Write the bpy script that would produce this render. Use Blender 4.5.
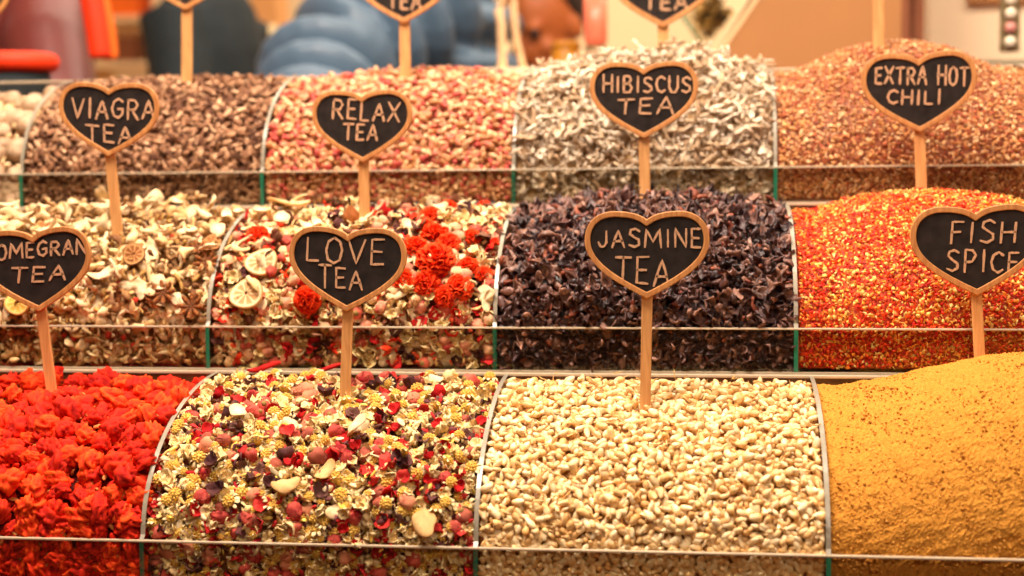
import bpy, math, random
import numpy as np
from mathutils import Vector, Matrix
R = math.radians
rng = np.random.default_rng(7)
random.seed(7)
scene = bpy.context.scene
for o in list(bpy.data.objects): bpy.data.objects.remove(o)
COL = scene.collection

# ------------------------------------------------------------------ camera
U_ = 0.26                       # width of one bin, metres
EYE = np.array([0.0, 0.0, 1.05])
F_PX, YAW, PITCH, ROLL = 1532.0, R(7.2147), R(4.4612), R(-0.5365)
cy_, sy_, cp_, sp_ = math.cos(YAW), math.sin(YAW), math.cos(PITCH), math.sin(PITCH)
FWD = np.array([-sy_*cp_, cy_*cp_, -sp_]); RT0 = np.array([cy_, sy_, 0.0]); UP0 = np.cross(RT0, FWD)
RT = RT0*math.cos(ROLL)+UP0*math.sin(ROLL); UP = -RT0*math.sin(ROLL)+UP0*math.cos(ROLL)
cam_d = bpy.data.cameras.new('camera'); cam = bpy.data.objects.new('camera', cam_d); COL.objects.link(cam)
m = Matrix.Identity(4)
for i in range(3):
    m[i][0] = RT[i]; m[i][1] = UP[i]; m[i][2] = -FWD[i]; m[i][3] = EYE[i]
cam.matrix_world = m
cam_d.sensor_width = 36.0; cam_d.lens = F_PX/1024*36; cam_d.clip_start = 0.05
cam_d.dof.use_dof = True; cam_d.dof.focus_distance = 1.25; cam_d.dof.aperture_fstop = 3.8
scene.camera = cam

# ------------------------------------------------------------------ view, world and lights
vs = scene.view_settings
vs.view_transform = 'Standard'; vs.look = 'None'; vs.gamma = 1.0; vs.use_curve_mapping = False
vs.exposure = 0.0
w = bpy.data.worlds.new('world'); scene.world = w; w.use_nodes = True
w.node_tree.nodes['Background'].inputs[0].default_value = (1.0, 0.84, 0.66, 1); w.node_tree.nodes['Background'].inputs[1].default_value = 0.30

def area(name, loc, target, sx, sy, power, col):
    d = bpy.data.lights.new(name, 'AREA'); d.shape = 'RECTANGLE'; d.size = sx; d.size_y = sy; d.energy = power; d.color = col
    o = bpy.data.objects.new(name, d); COL.objects.link(o); o.location = loc
    o.rotation_euler = (Vector(target)-Vector(loc)).to_track_quat('-Z', 'Y').to_euler(); return o
area('stall_light', (-0.5, 0.85, 2.35), (0, 1.35, 0.9), 0.8, 0.3, 52, (1.0, 0.83, 0.68))
area('front_light', (0.6, -0.5, 2.2), (0, 1.4, 0.9), 0.9, 0.5, 15, (1.0, 0.82, 0.66))
area('counter_fill', (0.6, 1.25, 2.55), (0.4, 2.8, 1.25), 2.4, 0.3, 44, (1.0, 0.86, 0.70))  # added fill, brightens the cabinets and goods behind the racks
area('aisle_light', (0.0, 3.2, 2.9), (0, 3.3, 0), 3.5, 1.6, 75, (1.0, 0.88, 0.70))
area('back_light', (0.5, 5.6, 2.9), (0.3, 6.4, 1.2), 4.5, 0.6, 70, (1.0, 0.86, 0.66))

# ------------------------------------------------------------------ helpers
def ray(u, v):
    return FWD + RT*((u-512)/F_PX) + UP*((288-v)/F_PX)
def at(u, v, Y):
    d = ray(u, v); return EYE + d*((Y-EYE[1])/d[1])
def project(P):
    q = np.asarray(P)-EYE; d = q@FWD
    return 512+F_PX*(q@RT)/d, 288-F_PX*(q@UP)/d, d
def lin(c):
    c = np.asarray(c, float)/255.0
    return np.where(c <= 0.04045, c/12.92, ((c+0.055)/1.055)**2.4)

def tag(o, label=None, cat=None, group=None, kind=None):
    if label: o['label'] = label
    if cat: o['category'] = cat
    if group: o['group'] = group
    if kind: o['kind'] = kind
    return o
def empty(name, loc, label=None, cat=None, group=None):
    o = bpy.data.objects.new(name, None); COL.objects.link(o); o.location = Vector(loc); o.empty_display_size = 0.02
    return tag(o, label, cat, group)

def tris(faces):
    out = []
    for f in faces:
        for i in range(1, len(f)-1): out.append((f[0], f[i], f[i+1]))
    return np.array(out, dtype=np.int32)

def mesh_np(name, V, F, C=None, mats=(), smooth=True, mi=None):
    me = bpy.data.meshes.new(name); V = np.asarray(V, np.float32); F = np.asarray(F, np.int32)
    me.vertices.add(len(V)); me.vertices.foreach_set('co', V.ravel())
    me.loops.add(F.size); me.loops.foreach_set('vertex_index', F.ravel())
    me.polygons.add(len(F)); me.polygons.foreach_set('loop_start', np.arange(0, F.size, F.shape[1], dtype=np.int32))
    me.polygons.foreach_set('loop_total', np.full(len(F), F.shape[1], np.int32))
    me.polygons.foreach_set('use_smooth', np.full(len(F), smooth, bool))
    for mm in mats: me.materials.append(mm)
    if mi is not None: me.polygons.foreach_set('material_index', np.asarray(mi, np.int32))
    me.update(calc_edges=True)
    if C is not None:
        a = me.attributes.new('tint', 'FLOAT_COLOR', 'POINT')
        cc = np.ones((len(V), 4), np.float32); cc[:, :3] = C; a.data.foreach_set('color', cc.ravel())
    return me
def link(name, me, parent=None, loc=None):
    o = bpy.data.objects.new(name, me); COL.objects.link(o)
    if loc is not None: o.location = Vector(loc)
    if parent is not None: o.parent = parent
    return o

# ---- materials
def nt(name):
    mt = bpy.data.materials.new(name); mt.use_nodes = True
    return mt, mt.node_tree, mt.node_tree.nodes['Principled BSDF']
def noise(t, scale, detail=4, coord='Object'):
    tc = t.nodes.new('ShaderNodeTexCoord'); n = t.nodes.new('ShaderNodeTexNoise')
    n.inputs['Scale'].default_value = scale; n.inputs['Detail'].default_value = detail
    t.links.new(tc.outputs[coord], n.inputs['Vector']); return n
def plain(name, rgb, rough=0.6, scale=40, amt=0.12, bump=0.0, spec=0.4, metal=0.0):
    mt, t, b = nt(name); c = lin(rgb)
    n = noise(t, scale); r = t.nodes.new('ShaderNodeValToRGB')
    r.color_ramp.elements[0].position = 0.3; r.color_ramp.elements[1].position = 0.7
    r.color_ramp.elements[0].color = (*(c*(1-amt)), 1); r.color_ramp.elements[1].color = (*np.minimum(c*(1+amt), 1), 1)
    t.links.new(n.outputs['Fac'], r.inputs['Fac']); t.links.new(r.outputs['Color'], b.inputs['Base Color'])
    b.inputs['Roughness'].default_value = rough; b.inputs['Specular IOR Level'].default_value = spec; b.inputs['Metallic'].default_value = metal
    if bump:
        bp = t.nodes.new('ShaderNodeBump'); bp.inputs['Strength'].default_value = bump; bp.inputs['Distance'].default_value = 0.002
        t.links.new(n.outputs['Fac'], bp.inputs['Height']); t.links.new(bp.outputs['Normal'], b.inputs['Normal'])
    return mt
def organic(name, rough=0.65, spec=0.35, nscale=260, amt=0.35, bump=0.35, trans=0.0):
    """colour comes from each piece's tint, pigment and any painted shade, with fine mottling"""
    mt, t, b = nt(name)
    a = t.nodes.new('ShaderNodeAttribute'); a.attribute_name = 'tint'
    n = noise(t, nscale, 3)
    mr = t.nodes.new('ShaderNodeMapRange'); mr.inputs['To Min'].default_value = 1-amt; mr.inputs['To Max'].default_value = 1+amt
    mr.inputs['From Min'].default_value = 0.25; mr.inputs['From Max'].default_value = 0.75
    mx = t.nodes.new('ShaderNodeVectorMath'); mx.operation = 'SCALE'
    t.links.new(n.outputs['Fac'], mr.inputs['Value']); t.links.new(a.outputs['Color'], mx.inputs[0]); t.links.new(mr.outputs['Result'], mx.inputs['Scale'])
    t.links.new(mx.outputs['Vector'], b.inputs['Base Color'])
    b.inputs['Roughness'].default_value = rough; b.inputs['Specular IOR Level'].default_value = spec
    bp = t.nodes.new('ShaderNodeBump'); bp.inputs['Strength'].default_value = bump; bp.inputs['Distance'].default_value = 0.001
    t.links.new(n.outputs['Fac'], bp.inputs['Height']); t.links.new(bp.outputs['Normal'], b.inputs['Normal'])
    return mt
def wood(name, c1, c2, scale=1.0, axis='Z', rough=0.55):
    mt, t, b = nt(name)
    tc = t.nodes.new('ShaderNodeTexCoord'); mp = t.nodes.new('ShaderNodeMapping')
    s = {'Z': (14, 14, 1.2), 'X': (1.2, 14, 14), 'Y': (14, 1.2, 14)}[axis]
    mp.inputs['Scale'].default_value = tuple(q*scale for q in s)
    n = t.nodes.new('ShaderNodeTexNoise'); n.inputs['Scale'].default_value = 12; n.inputs['Detail'].default_value = 6; n.inputs['Distortion'].default_value = 0.6
    r = t.nodes.new('ShaderNodeValToRGB'); r.color_ramp.elements[0].position = 0.32; r.color_ramp.elements[1].position = 0.68
    r.color_ramp.elements[0].color = (*lin(c1), 1); r.color_ramp.elements[1].color = (*lin(c2), 1)
    t.links.new(tc.outputs['Object'], mp.inputs['Vector']); t.links.new(mp.outputs['Vector'], n.inputs['Vector'])
    t.links.new(n.outputs['Fac'], r.inputs['Fac']); t.links.new(r.outputs['Color'], b.inputs['Base Color']); b.inputs['Roughness'].default_value = rough
    return mt
def glass(name, tint=(0.90, 0.89, 0.85)):
    mt = bpy.data.materials.new(name); mt.use_nodes = True; t = mt.node_tree; t.nodes.clear()
    out = t.nodes.new('ShaderNodeOutputMaterial'); tr = t.nodes.new('ShaderNodeBsdfTransparent'); gl = t.nodes.new('ShaderNodeBsdfGlossy')
    mx = t.nodes.new('ShaderNodeMixShader'); fr = t.nodes.new('ShaderNodeFresnel'); fr.inputs['IOR'].default_value = 1.5
    tr.inputs[0].default_value = (*tint, 1); gl.inputs['Roughness'].default_value = 0.03
    geo = t.nodes.new('ShaderNodeNewGeometry'); mm = t.nodes.new('ShaderNodeMath'); mm.operation = 'SUBTRACT'; mm.use_clamp = True
    t.links.new(fr.outputs[0], mm.inputs[0]); t.links.new(geo.outputs['Backfacing'], mm.inputs[1]); t.links.new(mm.outputs[0], mx.inputs[0]); t.links.new(tr.outputs[0], mx.inputs[1]); t.links.new(gl.outputs[0], mx.inputs[2]); t.links.new(mx.outputs[0], out.inputs[0])
    return mt
M = dict(
    organic=organic('dried_plant', .7, .2), seed=organic('dried_bud', 0.5, 0.45, 400, 0.15, 0.2), dark=organic('dark_leaf', 0.42, 0.5, 300, 0.35, 0.4),
    powder=organic('powder', 0.95, 0.05, 900, 0.25, 0.8), flake=organic('flake', 0.5, 0.4, 500, 0.15, 0.1),
    glass=glass('clear_glass'), edge=plain('polished_glass_edge', (150, 142, 124), 0.3, 90, 0.06, spec=0.6),
    rimglass=plain('pale_glass_rim', (196, 178, 150), 0.3, 90, 0.06, spec=0.7),
    green=plain('green_glass_edge', (38, 118, 88), 0.15, 60, 0.12, spec=0.8),
    rim=wood('pale_wood', (176, 112, 58), (208, 146, 84), 2.2), stick=wood('stick_wood', (196, 136, 78), (228, 172, 108), 1.6),
    board=plain('blackboard', (40, 33, 30), 0.85, 90, 0.4, 0.1, spec=0.2), chalk=plain('chalk', (204, 158, 122), 0.95, 900, 0.22, spec=0.1),
    counter=wood('counter_wood', (96, 54, 30), (128, 78, 44), 0.6, 'X'),
)

# ------------------------------------------------------------------ piece geometry: (V, F, C) in unit size
def sphere(nu=10, nv=7):
    V = [(0, 0, 1)]
    for j in range(1, nv):
        a = math.pi*j/nv
        for i in range(nu):
            b = 2*math.pi*i/nu; V.append((math.sin(a)*math.cos(b), math.sin(a)*math.sin(b), math.cos(a)))
    V.append((0, 0, -1)); F = []; n = len(V)
    for i in range(nu):
        F.append((0, 1+i, 1+(i+1) % nu)); F.append((n-1, n-1-nu+(i+1) % nu, n-1-nu+i))
    for j in range(nv-2):
        for i in range(nu):
            a = 1+j*nu+i; b = 1+j*nu+(i+1) % nu; F.append((a, a+nu, b+nu, b))
    return np.array(V, float), tris(F)
def wob(V, amp, freq, g=rng):
    out = np.zeros(len(V))
    for k in range(4):
        d = g.normal(size=3); d /= np.linalg.norm(d); out += np.sin(V@d*freq*(1+0.6*k)+g.uniform(0, 6.28))/(1+0.5*k)
    return out*amp/2
def rot(ax, a):
    return np.array(Matrix.Rotation(a, 3, ax))
def col_of(V, c1, c2=None, f=None):
    c1 = lin(c1); c2 = lin(c2) if c2 is not None else c1
    if f is None: f = rng.random(len(V))
    return c1+(c2-c1)*np.clip(f, 0, 1)[:, None]
def join(parts):
    V, F, C, n = [], [], [], 0
    for v, f, c in parts: V.append(v); F.append(f+n); C.append(c); n += len(v)
    return np.vstack(V), np.vstack(F), np.vstack(C)
def xf(p, s=1.0, r=None, t=(0, 0, 0)):
    v = p[0]*s
    if r is not None: v = v@np.asarray(r).T
    return v+np.asarray(t), p[1], p[2]

def bud(c1, c2, el=0.65, nu=8, nv=6, tip=0.35, w_=0.1):
    V, F = sphere(nu, nv); V = V[:, [2, 0, 1]]*np.array([0.5, 0.5*el, 0.5*el*0.9])
    k = 1-tip*(V[:, 0]+0.5); V[:, 1:] *= k[:, None]; V *= (1+wob(V, w_, 9))[:, None]
    V[:, 2] += 0.25*V[:, 0]**2*rng.uniform(-1, 1)
    return V, F, col_of(V, c1, c2, V[:, 0]+0.5+rng.normal(0, .15, len(V)))
def petal(c1, c2, wd=0.6, th=0.05, cup=0.6, roll=0.5, nu=12, nv=8, ruf=0.12):
    V, F = sphere(nu, nv); V = V[:, [0, 1, 2]]*np.array([0.5, 0.5*wd, th])
    r = V[:, 0]+0.5; V[:, 1] *= 0.55+0.75*np.sqrt(np.clip(r, 0, 1))
    y0 = V[:, 1].copy(); x0 = V[:, 0].copy()
    V[:, 2] += cup*x0**2 + roll*1.6*y0**2 + wob(np.c_[x0, y0, x0*0], ruf, 14)*(np.hypot(x0, y0)*2)
    return V, F, col_of(V, c1, c2, r+rng.normal(0, .12, len(V)))
def tube(path, rad, seg=6, flat=1.0, twist=0.0, c1=(200, 180, 140), c2=None, jit=0.0):
    P = np.asarray(path, float); n = len(P); T = np.gradient(P, axis=0); T /= np.linalg.norm(T, axis=1)[:, None]+1e-9
    ref = np.array([0.1, 0.2, 1.0]); V = []
    for i in range(n):
        a = np.cross(T[i], ref); a /= np.linalg.norm(a)+1e-9; b = np.cross(T[i], a)
        tw = twist*i/(n-1)
        for k in range(seg):
            q = 2*math.pi*k/seg; x, y = math.cos(q), math.sin(q)*flat
            x, y = x*math.cos(tw)-y*math.sin(tw), x*math.sin(tw)+y*math.cos(tw)
            V.append(P[i]+(a*x+b*y)*rad[i]*(1+(rng.uniform(-jit, jit) if jit else 0)))
    F = []
    for i in range(n-1):
        for k in range(seg):
            a = i*seg+k; b = i*seg+(k+1) % seg; F.append((a, b, b+seg, a+seg))
    V.append(P[0]); V.append(P[-1]); m0 = n*seg
    for k in range(seg):
        F.append((m0, (k+1) % seg, k)); F.append((m0+1, (n-1)*seg+k, (n-1)*seg+(k+1) % seg))
    V = np.array(V); f = np.r_[np.repeat(np.linspace(0, 1, n), seg), 0, 1]+rng.normal(0, .15, len(V))
    return V, tris(F), col_of(V, c1, c2, f)
def curl(c1, c2, n=9, seg=6, rad=0.13, amt=1.0):
    t = np.linspace(-1, 1, n); k = rng.uniform(0.8, 2.4)*amt; ph = rng.uniform(0, 6)
    P = np.c_[0.42*np.sin(k*t)/max(k, .6)*1.5, 0.25*np.cos(k*t+ph*0.1), 0.16*np.sin(2.3*t+ph)]
    r = rad*(1-0.75*np.abs(t)**1.5)*(1+rng.uniform(-.35, .35, n))+0.02
    return tube(P, r, seg, rng.uniform(0.3, 0.7), rng.uniform(-3, 3), c1, c2, 0.25)
def twig(c1, c2, n=5, seg=5, rad=0.07, branch=True):
    P = np.cumsum(rng.normal(0, 0.06, (n, 3)), axis=0); P[:, 0] = np.linspace(-0.5, 0.5, n)
    p = [tube(P, rad*rng.uniform(.6, 1.3, n), seg, 0.7, 0, c1, c2, 0.2)]
    if branch:
        a = P[n//2]; d = rng.normal(size=3); d /= np.linalg.norm(d); Q = np.array([a, a+d*.15, a+d*.27+rng.normal(0, .03, 3)])
        p.append(tube(Q, rad*np.array([.9, .9, .5]), seg, 1, 0, c1, c2, .2))
    return join(p)
def ruffle(c1, c2, n=34, base=0.32, dome=1.0, pw=0.34, c3=None):
    """a dried flower head: many crinkled petals round a core"""
    V, F = sphere(10, 7); V = V*np.array([base, base, base*0.8*dome])
    parts = [(V, F, col_of(V, c1, c1)*0.75)]
    for i in range(n):
        z = 1-1.35*(i+.5)/n; a = i*2.39996+rng.uniform(-.2, .2); s = math.sqrt(max(0, 1-z*z))
        d = np.array([s*math.cos(a), s*math.sin(a), z*dome])
        p = petal(c1 if rng.random() < .7 or c3 is None else c3, c2, rng.uniform(.8, 1.2), .05, rng.uniform(-.4, .9), rng.uniform(-.5, .8), 8, 5, .25)
        q = Vector(d).to_track_quat('X', 'Z').to_matrix()
        parts.append(xf(p, pw*rng.uniform(.8, 1.25), np.array(q)@rot('X', rng.uniform(-.7, .7)), d*base*1.15))
    return join(parts)
def lumpy(c1, c2, el=(0.5, 0.38, 0.33), amp=0.35, freq=7, nu=18, nv=12):
    V, F = sphere(nu, nv); r = 1+wob(V, amp, freq)+wob(V, amp*.6, freq*2.4)
    return V*r[:, None]*np.array(el), F, col_of(V, c1, c2, (r-1)/amp*.8+.5)
REDS = [((190, 16, 4), (246, 60, 14)), ((226, 34, 6), (255, 88, 24)), ((160, 12, 6), (232, 44, 12))]  # dark ends stand in for shade in hollows, bright ends for highlights
def blossom():
    """crumpled red flower head: lumpy, a few folded petals, pale stem end"""
    parts = [lumpy(*REDS[int(rng.integers(3))], (0.5, rng.uniform(.33, .44), .33), .3, 8, 20, 14)]
    for i in range(9):
        p = petal(*REDS[int(rng.integers(3))], .9, .07, rng.uniform(-.2, 1.1), rng.uniform(-.2, 1.0), 8, 6, .25)
        d = rng.normal(size=3); d /= np.linalg.norm(d)
        parts.append(xf(p, rng.uniform(.2, .32), np.array(Vector(d).to_track_quat('X', 'Z').to_matrix())@rot('X', rng.uniform(0, 6)), d*np.array([.34, .22, .18])))
    if rng.random() < .6:
        x = .42; parts.append(tube(np.array([[x-.08, 0, 0], [x+.05, .03, .04], [x+.16, .02, .1]]), [.05, .04, .02], 5, 1, 0, (214, 150, 80), (190, 110, 50)))
    return join(parts)
def chamomile():
    parts = []; V, F = sphere(10, 7); V = V*np.array([.25, .25, .2]); parts.append((V, F, col_of(V, (214, 160, 60), (236, 196, 92))))
    for i in range(26):
        z = 1-1.1*(i+.5)/26; a = i*2.39996; s = math.sqrt(max(0, 1-z*z)); V, F = sphere(6, 4)
        parts.append((V*.055+np.array([s*math.cos(a)*.25, s*math.sin(a)*.25, z*.21]), F, col_of(V, (240, 204, 110), (224, 176, 76))))
    for i in range(9):
        a = i*.698+rng.uniform(-.2, .2); p = petal((240, 214, 150), (252, 234, 184), .5, .03, rng.uniform(-1.4, -.2), .3, 8, 5, .15)
        parts.append(xf(p, .32, rot('Z', a)@rot('Y', rng.uniform(0.1, .9)), (math.cos(a)*.33, math.sin(a)*.33, -.08)))
    return join(parts)
def cream_blossom():
    return join([xf(petal((228, 190, 120), (248, 224, 168), rng.uniform(.5, .9), .05, rng.uniform(.3, 1.4), rng.uniform(-.5, 1), 9, 6, .3), rng.uniform(.5, .8),
                 rot('Z', i*1.2+rng.uniform(-.3, .3))@rot('Y', rng.uniform(-.9, .1)), (math.cos(i*1.2)*.15, math.sin(i*1.2)*.15, 0)) for i in range(6)])
def rosebud(c1=(176, 40, 52), c2=(226, 124, 112), cal=(150, 120, 66)):
    V, F = sphere(14, 9); V = V[:, [2, 0, 1]]*np.array([.4, .3, .3]); V[:, 1:] *= (1-.5*np.clip(V[:, 0]/.4, -1, 1)*.6)[:, None]
    a = np.arctan2(V[:, 2], V[:, 1]); V[:, 1:] *= (1+.08*np.sin(5*a+V[:, 0]*9))[:, None]
    parts = [(V, F, col_of(V, c2, c1, V[:, 0]/.8+.5))]
    for i in range(5):
        p = petal(c1, c2, .85, .04, .9, .9, 9, 6, .15); a = i*2.4
        parts.append(xf(p, .62, rot('X', a)@np.array([[1, 0, 0], [0, 1, 0], [0, 0, -1]]), np.array([.02, -math.sin(a)*.27, math.cos(a)*.27])))
    V, F = sphere(7, 5); parts.append((V*np.array([.1, .13, .13])+np.array([-.38, 0, 0]), F, col_of(V, cal, cal)))
    return join(parts)
def slice_(c_rim, c_flesh, c_seg, thick=.07, seg=9):
    """citrus slice: wavy disc with rind, segments and a middle hole"""
    nr, na = 7, 36; V, C = [], []
    for side in (1, -1):
        for j in range(nr):
            r = (j+.6)/nr*.5
            for i in range(na):
                a = 2*math.pi*i/na; memb = abs(math.sin(a*seg/2)); z = thick/2*(1.0 if j in (0, nr-1, nr-2) else .35+.5*(memb < .3))
                V.append((r*math.cos(a), r*math.sin(a)*.93, side*z+.07*math.sin(2*a+1)*r*2))
                C.append(lin(c_rim if j == nr-1 else (c_seg if (memb < .3 or j == nr-2) else c_flesh)))
    F = []
    for s_ in (0, 1):
        o = s_*nr*na
        for j in range(nr-1):
            for i in range(na):
                a = o+j*na+i; b = o+j*na+(i+1) % na; F.append((a, a+na, b+na, b) if s_ == 0 else (a, b, b+na, a+na))
    for i in range(na):
        k = (i+1) % na; F.append(((nr-1)*na+i, (2*nr-1)*na+i, (2*nr-1)*na+k, (nr-1)*na+k)); F.append((i, k, nr*na+k, nr*na+i))
    return np.array(V), tris(F), np.array(C)
def star_anise():
    parts = []
    for i in range(8):
        p = petal((96, 52, 26), (150, 92, 48), .34, .09, .5, -2.2, 10, 6, .06); a = i*math.pi/4
        parts.append(xf(p, .5, rot('Z', a)@rot('Y', -.25), (math.cos(a)*.25, math.sin(a)*.25, .03)))
        V, F = sphere(6, 5); parts.append((V*np.array([.06, .04, .03])+np.array([math.cos(a)*.3, math.sin(a)*.3, .08]), F, col_of(V, (170, 100, 46))))
    V, F = sphere(8, 5); parts.append((V*.07, F, col_of(V, (110, 66, 34)))); return join(parts)
def root_slice(c1=(206, 168, 116), c2=(248, 228, 188)):
    """pale curled slice of root with a ragged outline"""
    V, F = sphere(22, 10); a = np.arctan2(V[:, 1], V[:, 0]); r = 1+.2*np.sin(2*a+rng.uniform(0, 6))+.09*np.sin(3*a+rng.uniform(0, 6))
    V = V*np.array([.42, .3, .085]); V[:, :2] *= r[:, None]; x, y = V[:, 0].copy(), V[:, 1].copy()
    V[:, 2] += rng.uniform(.2, 1.1)*x**2-rng.uniform(-.5, 1.1)*y**2+wob(V, .05, 10)
    return V, F, col_of(V, c2, c1, np.hypot(x, y)*2.0-.1+rng.normal(0, .1, len(V)))
def round_fruit():
    V, F = sphere(20, 14); a = np.arctan2(V[:, 1], V[:, 0]); V = V*(1+.05*np.cos(3*a+.5)*(1-V[:, 2]**2)+.03*wob(V, 1, 5))[:, None]*np.array([.5, .47, .4])
    V[:, 2] -= .12*np.exp(-(np.hypot(V[:, 0], V[:, 1])/.12)**2)*np.sign(V[:, 2]); V += .012*wob(V, 1, 20)[:, None]
    return V, F, col_of(V, (158, 120, 88), (196, 166, 132), .5+.5*V[:, 2]*2+rng.normal(0, .15, len(V)))
def flake(c1, c2):
    n = 6; a = np.sort(rng.uniform(0, 6.28, n)); r = rng.uniform(.3, .55, n); V = []
    for s in (1, -1):
        for i in range(n): V.append((r[i]*math.cos(a[i]), r[i]*math.sin(a[i])*.7, s*.07+.15*math.cos(a[i])))
    F = [tuple(range(n)), tuple(range(2*n-1, n-1, -1))]+[(i, i+n, (i+1) % n+n, (i+1) % n) for i in range(n)]
    V = np.array(V); return V, tris(F), col_of(V, c1, c2, np.full(len(V), rng.random()))
def crumb(c1, c2):
    V, F = sphere(5, 3); V = V*rng.uniform(.3, .55, 3)+rng.normal(0, .05, V.shape); return V, F, col_of(V, c1, c2, np.full(len(V), rng.random()))
def chip(c1, c2):
    """splinter of bark or husk"""
    V, F = sphere(6, 5); V = V[:, [2, 0, 1]]*np.array([.5, rng.uniform(.16, .3), rng.uniform(.08, .18)]); V += rng.normal(0, .03, V.shape); V[:, 2] += rng.uniform(-.5, .5)*V[:, 0]**2
    return V, F, col_of(V, c1, c2, np.full(len(V), rng.random())+rng.normal(0, .1, len(V)))
def chili():
    t = np.linspace(-.5, .5, 9); P = np.c_[t, .25*t**2, .08*np.sin(4*t)]
    return join([tube(P, .1*(1-.7*np.abs(t*2)**2)+.02, 8, .7, 0, (150, 12, 12), (200, 30, 22), .1), tube(np.array([[-.5, .06, 0], [-.6, .1, .02], [-.72, .1, .05]]), [.03, .02, .015], 5, 1, 0, (150, 130, 60))])

# ------------------------------------------------------------------ the three racks
ROWS = [dict(x0=-1.657, yf=4.306, zt=-1.089, h=.141, yb=.740, zk=.404, k0=-1, k1=3),
        dict(x0=-1.704, yf=5.096, zt=-.533, h=.147, yb=.658, zk=.394, k0=-1, k1=3),
        dict(x0=-1.737, yf=5.905, zt=-.003, h=.135, yb=.676, zk=.411, k0=-2, k1=4)]
for r in ROWS:
    for k in ('yf', 'h', 'yb', 'zk', 'x0'): r[k] *= U_
    r['zt'] = r['zt']*U_+EYE[2]; r['zb'] = r['zt']-r['h']
TH = 0.0036

def bx(x0, x1, y0, y1, z0, z1):
    V = np.array([(x, y, z) for x in (x0, x1) for y in (y0, y1) for z in (z0, z1)], float)
    F = [(0, 1, 3, 2), (4, 6, 7, 5), (0, 4, 5, 1), (2, 3, 7, 6), (0, 2, 6, 4), (1, 5, 7, 3)]
    return V, F
def boxes(name, lst, mats, parent=None, bevel=0.0, mi=None):
    """several boxes of ONE part as one mesh"""
    V, F, n = [], [], 0
    for b in lst:
        v, f = bx(*b); V += [tuple(q) for q in v]; F += [tuple(i+n for i in q) for q in f]; n += 8
    me = bpy.data.meshes.new(name); me.from_pydata(V, [], F)
    for mm in mats: me.materials.append(mm)
    if mi: 
        for p in me.polygons: p.material_index = mi(p)
    o = link(name, me, parent)
    if bevel:
        b_ = o.modifiers.new('bevel', 'BEVEL'); b_.width = bevel; b_.segments = 2
    return o
def prism(name, pts, axis, a0, a1, mats, parent=None, mi=None, bevel=0.0):
    """closed outline pts (2-D) extruded along axis from a0 to a1"""
    n = len(pts)
    def p3(p, a): return {'x': (a, p[0], p[1]), 'y': (p[0], a, p[1]), 'z': (p[0], p[1], a)}[axis]
    V = [p3(p, a0) for p in pts]+[p3(p, a1) for p in pts]
    F = [tuple(range(n)), tuple(range(2*n-1, n-1, -1))]+[(i, i+n, (i+1) % n+n, (i+1) % n) for i in range(n)]
    me = bpy.data.meshes.new(name); me.from_pydata(V, [], F)
    for mm in mats: me.materials.append(mm)
    if mi:
        for i, p in enumerate(me.polygons): p.material_index = mi(i-2) if i > 1 else 0
    me.update(); o = link(name, me, parent)
    bm_fix(me)
    if bevel:
        b_ = o.modifiers.new('bevel', 'BEVEL'); b_.width = bevel; b_.segments = 2
    return o
import bmesh
def bm_fix(me):
    bm = bmesh.new(); bm.from_mesh(me); bmesh.ops.recalc_face_normals(bm, faces=bm.faces); bm.to_mesh(me); bm.free()

rack_labels = ['lowest and nearest glass rack of bins, holding red blossoms, cream buds and ochre powder',
               'middle glass rack of bins, one step above the rack with the red blossoms',
               'topmost and farthest glass rack of bins, directly in front of the shoppers']
for ri, r in enumerate(ROWS):
    xa, xb = r['x0']+r['k0']*U_, r['x0']+r['k1']*U_
    e = empty('glass_bin_rack', ((xa+xb)/2, r['yf'], r['zb']), rack_labels[ri], 'display rack', 'stepped glass bin racks')
    pm = Matrix.Translation(-e.location)
    def local(o):
        o.parent = e; o.matrix_parent_inverse = pm; return o
    top = lambda p: 1 if p.normal.z > .7 else 0
    o = local(boxes('front_pane', [(xa, xb, r['yf']-TH, r['yf'], r['zb'], r['zt'])], [M['glass'], M['edge']], mi=top)); o['label'] = 'low clear glass front with a pale top edge'
    local(boxes('back_pane', [(xa, xb, r['yf']+r['yb'], r['yf']+r['yb']+.005, r['zb'], r['zt']+r['zk'])], [M['glass'], M['edge']], mi=top))
    local(boxes('top_rim', [(xa, xb, r['yf']-TH-.0002, r['yf']+.0002, r['zt']-.0013, r['zt']+.0004)], [M['rimglass']], bevel=.0005))['label'] = 'pale polished top edge of the front glass'
    local(boxes('bottom_rim', [(xa, xb, r['yf']-TH-.0004, r['yf'], r['zb']-.0012, r['zb']+.0006)], [M['rimglass']]))
    local(boxes('back_rim', [(xa, xb, r['yf']+r['yb']-.0003, r['yf']+r['yb']+.0053, r['zt']+r['zk']-.002, r['zt']+r['zk']+.0006)], [M['rimglass']], bevel=.0005))
    local(boxes('floor_pane', [(xa, xb, r['yf'], r['yf']+r['yb'], r['zb'], r['zb']+.003)], [M['glass']]))
    for k in range(r['k0'], r['k1']+1):
        x = r['x0']+k*U_; yf, zt = r['yf'], r['zt']; N = 22
        pts = [(yf+r['yb'], r['zb']), (yf-TH, r['zb']), (yf-TH, zt)]
        pts += [(yf+r['yb']*(1-math.cos(a)), zt+r['zk']*math.sin(a)) for a in np.linspace(0.04, math.pi/2, N)]
        o = local(prism('divider', pts, 'x', x-TH/2, x+TH/2, [M['glass'], M['edge'], M['green']], mi=lambda i, n=len(pts): 2 if i == 1 else (1 if 2 <= i < n-1 else 0)))
        if k == r['k0']: o['label'] = 'clear glass end divider with a curved pale edge and green front edge'

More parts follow.
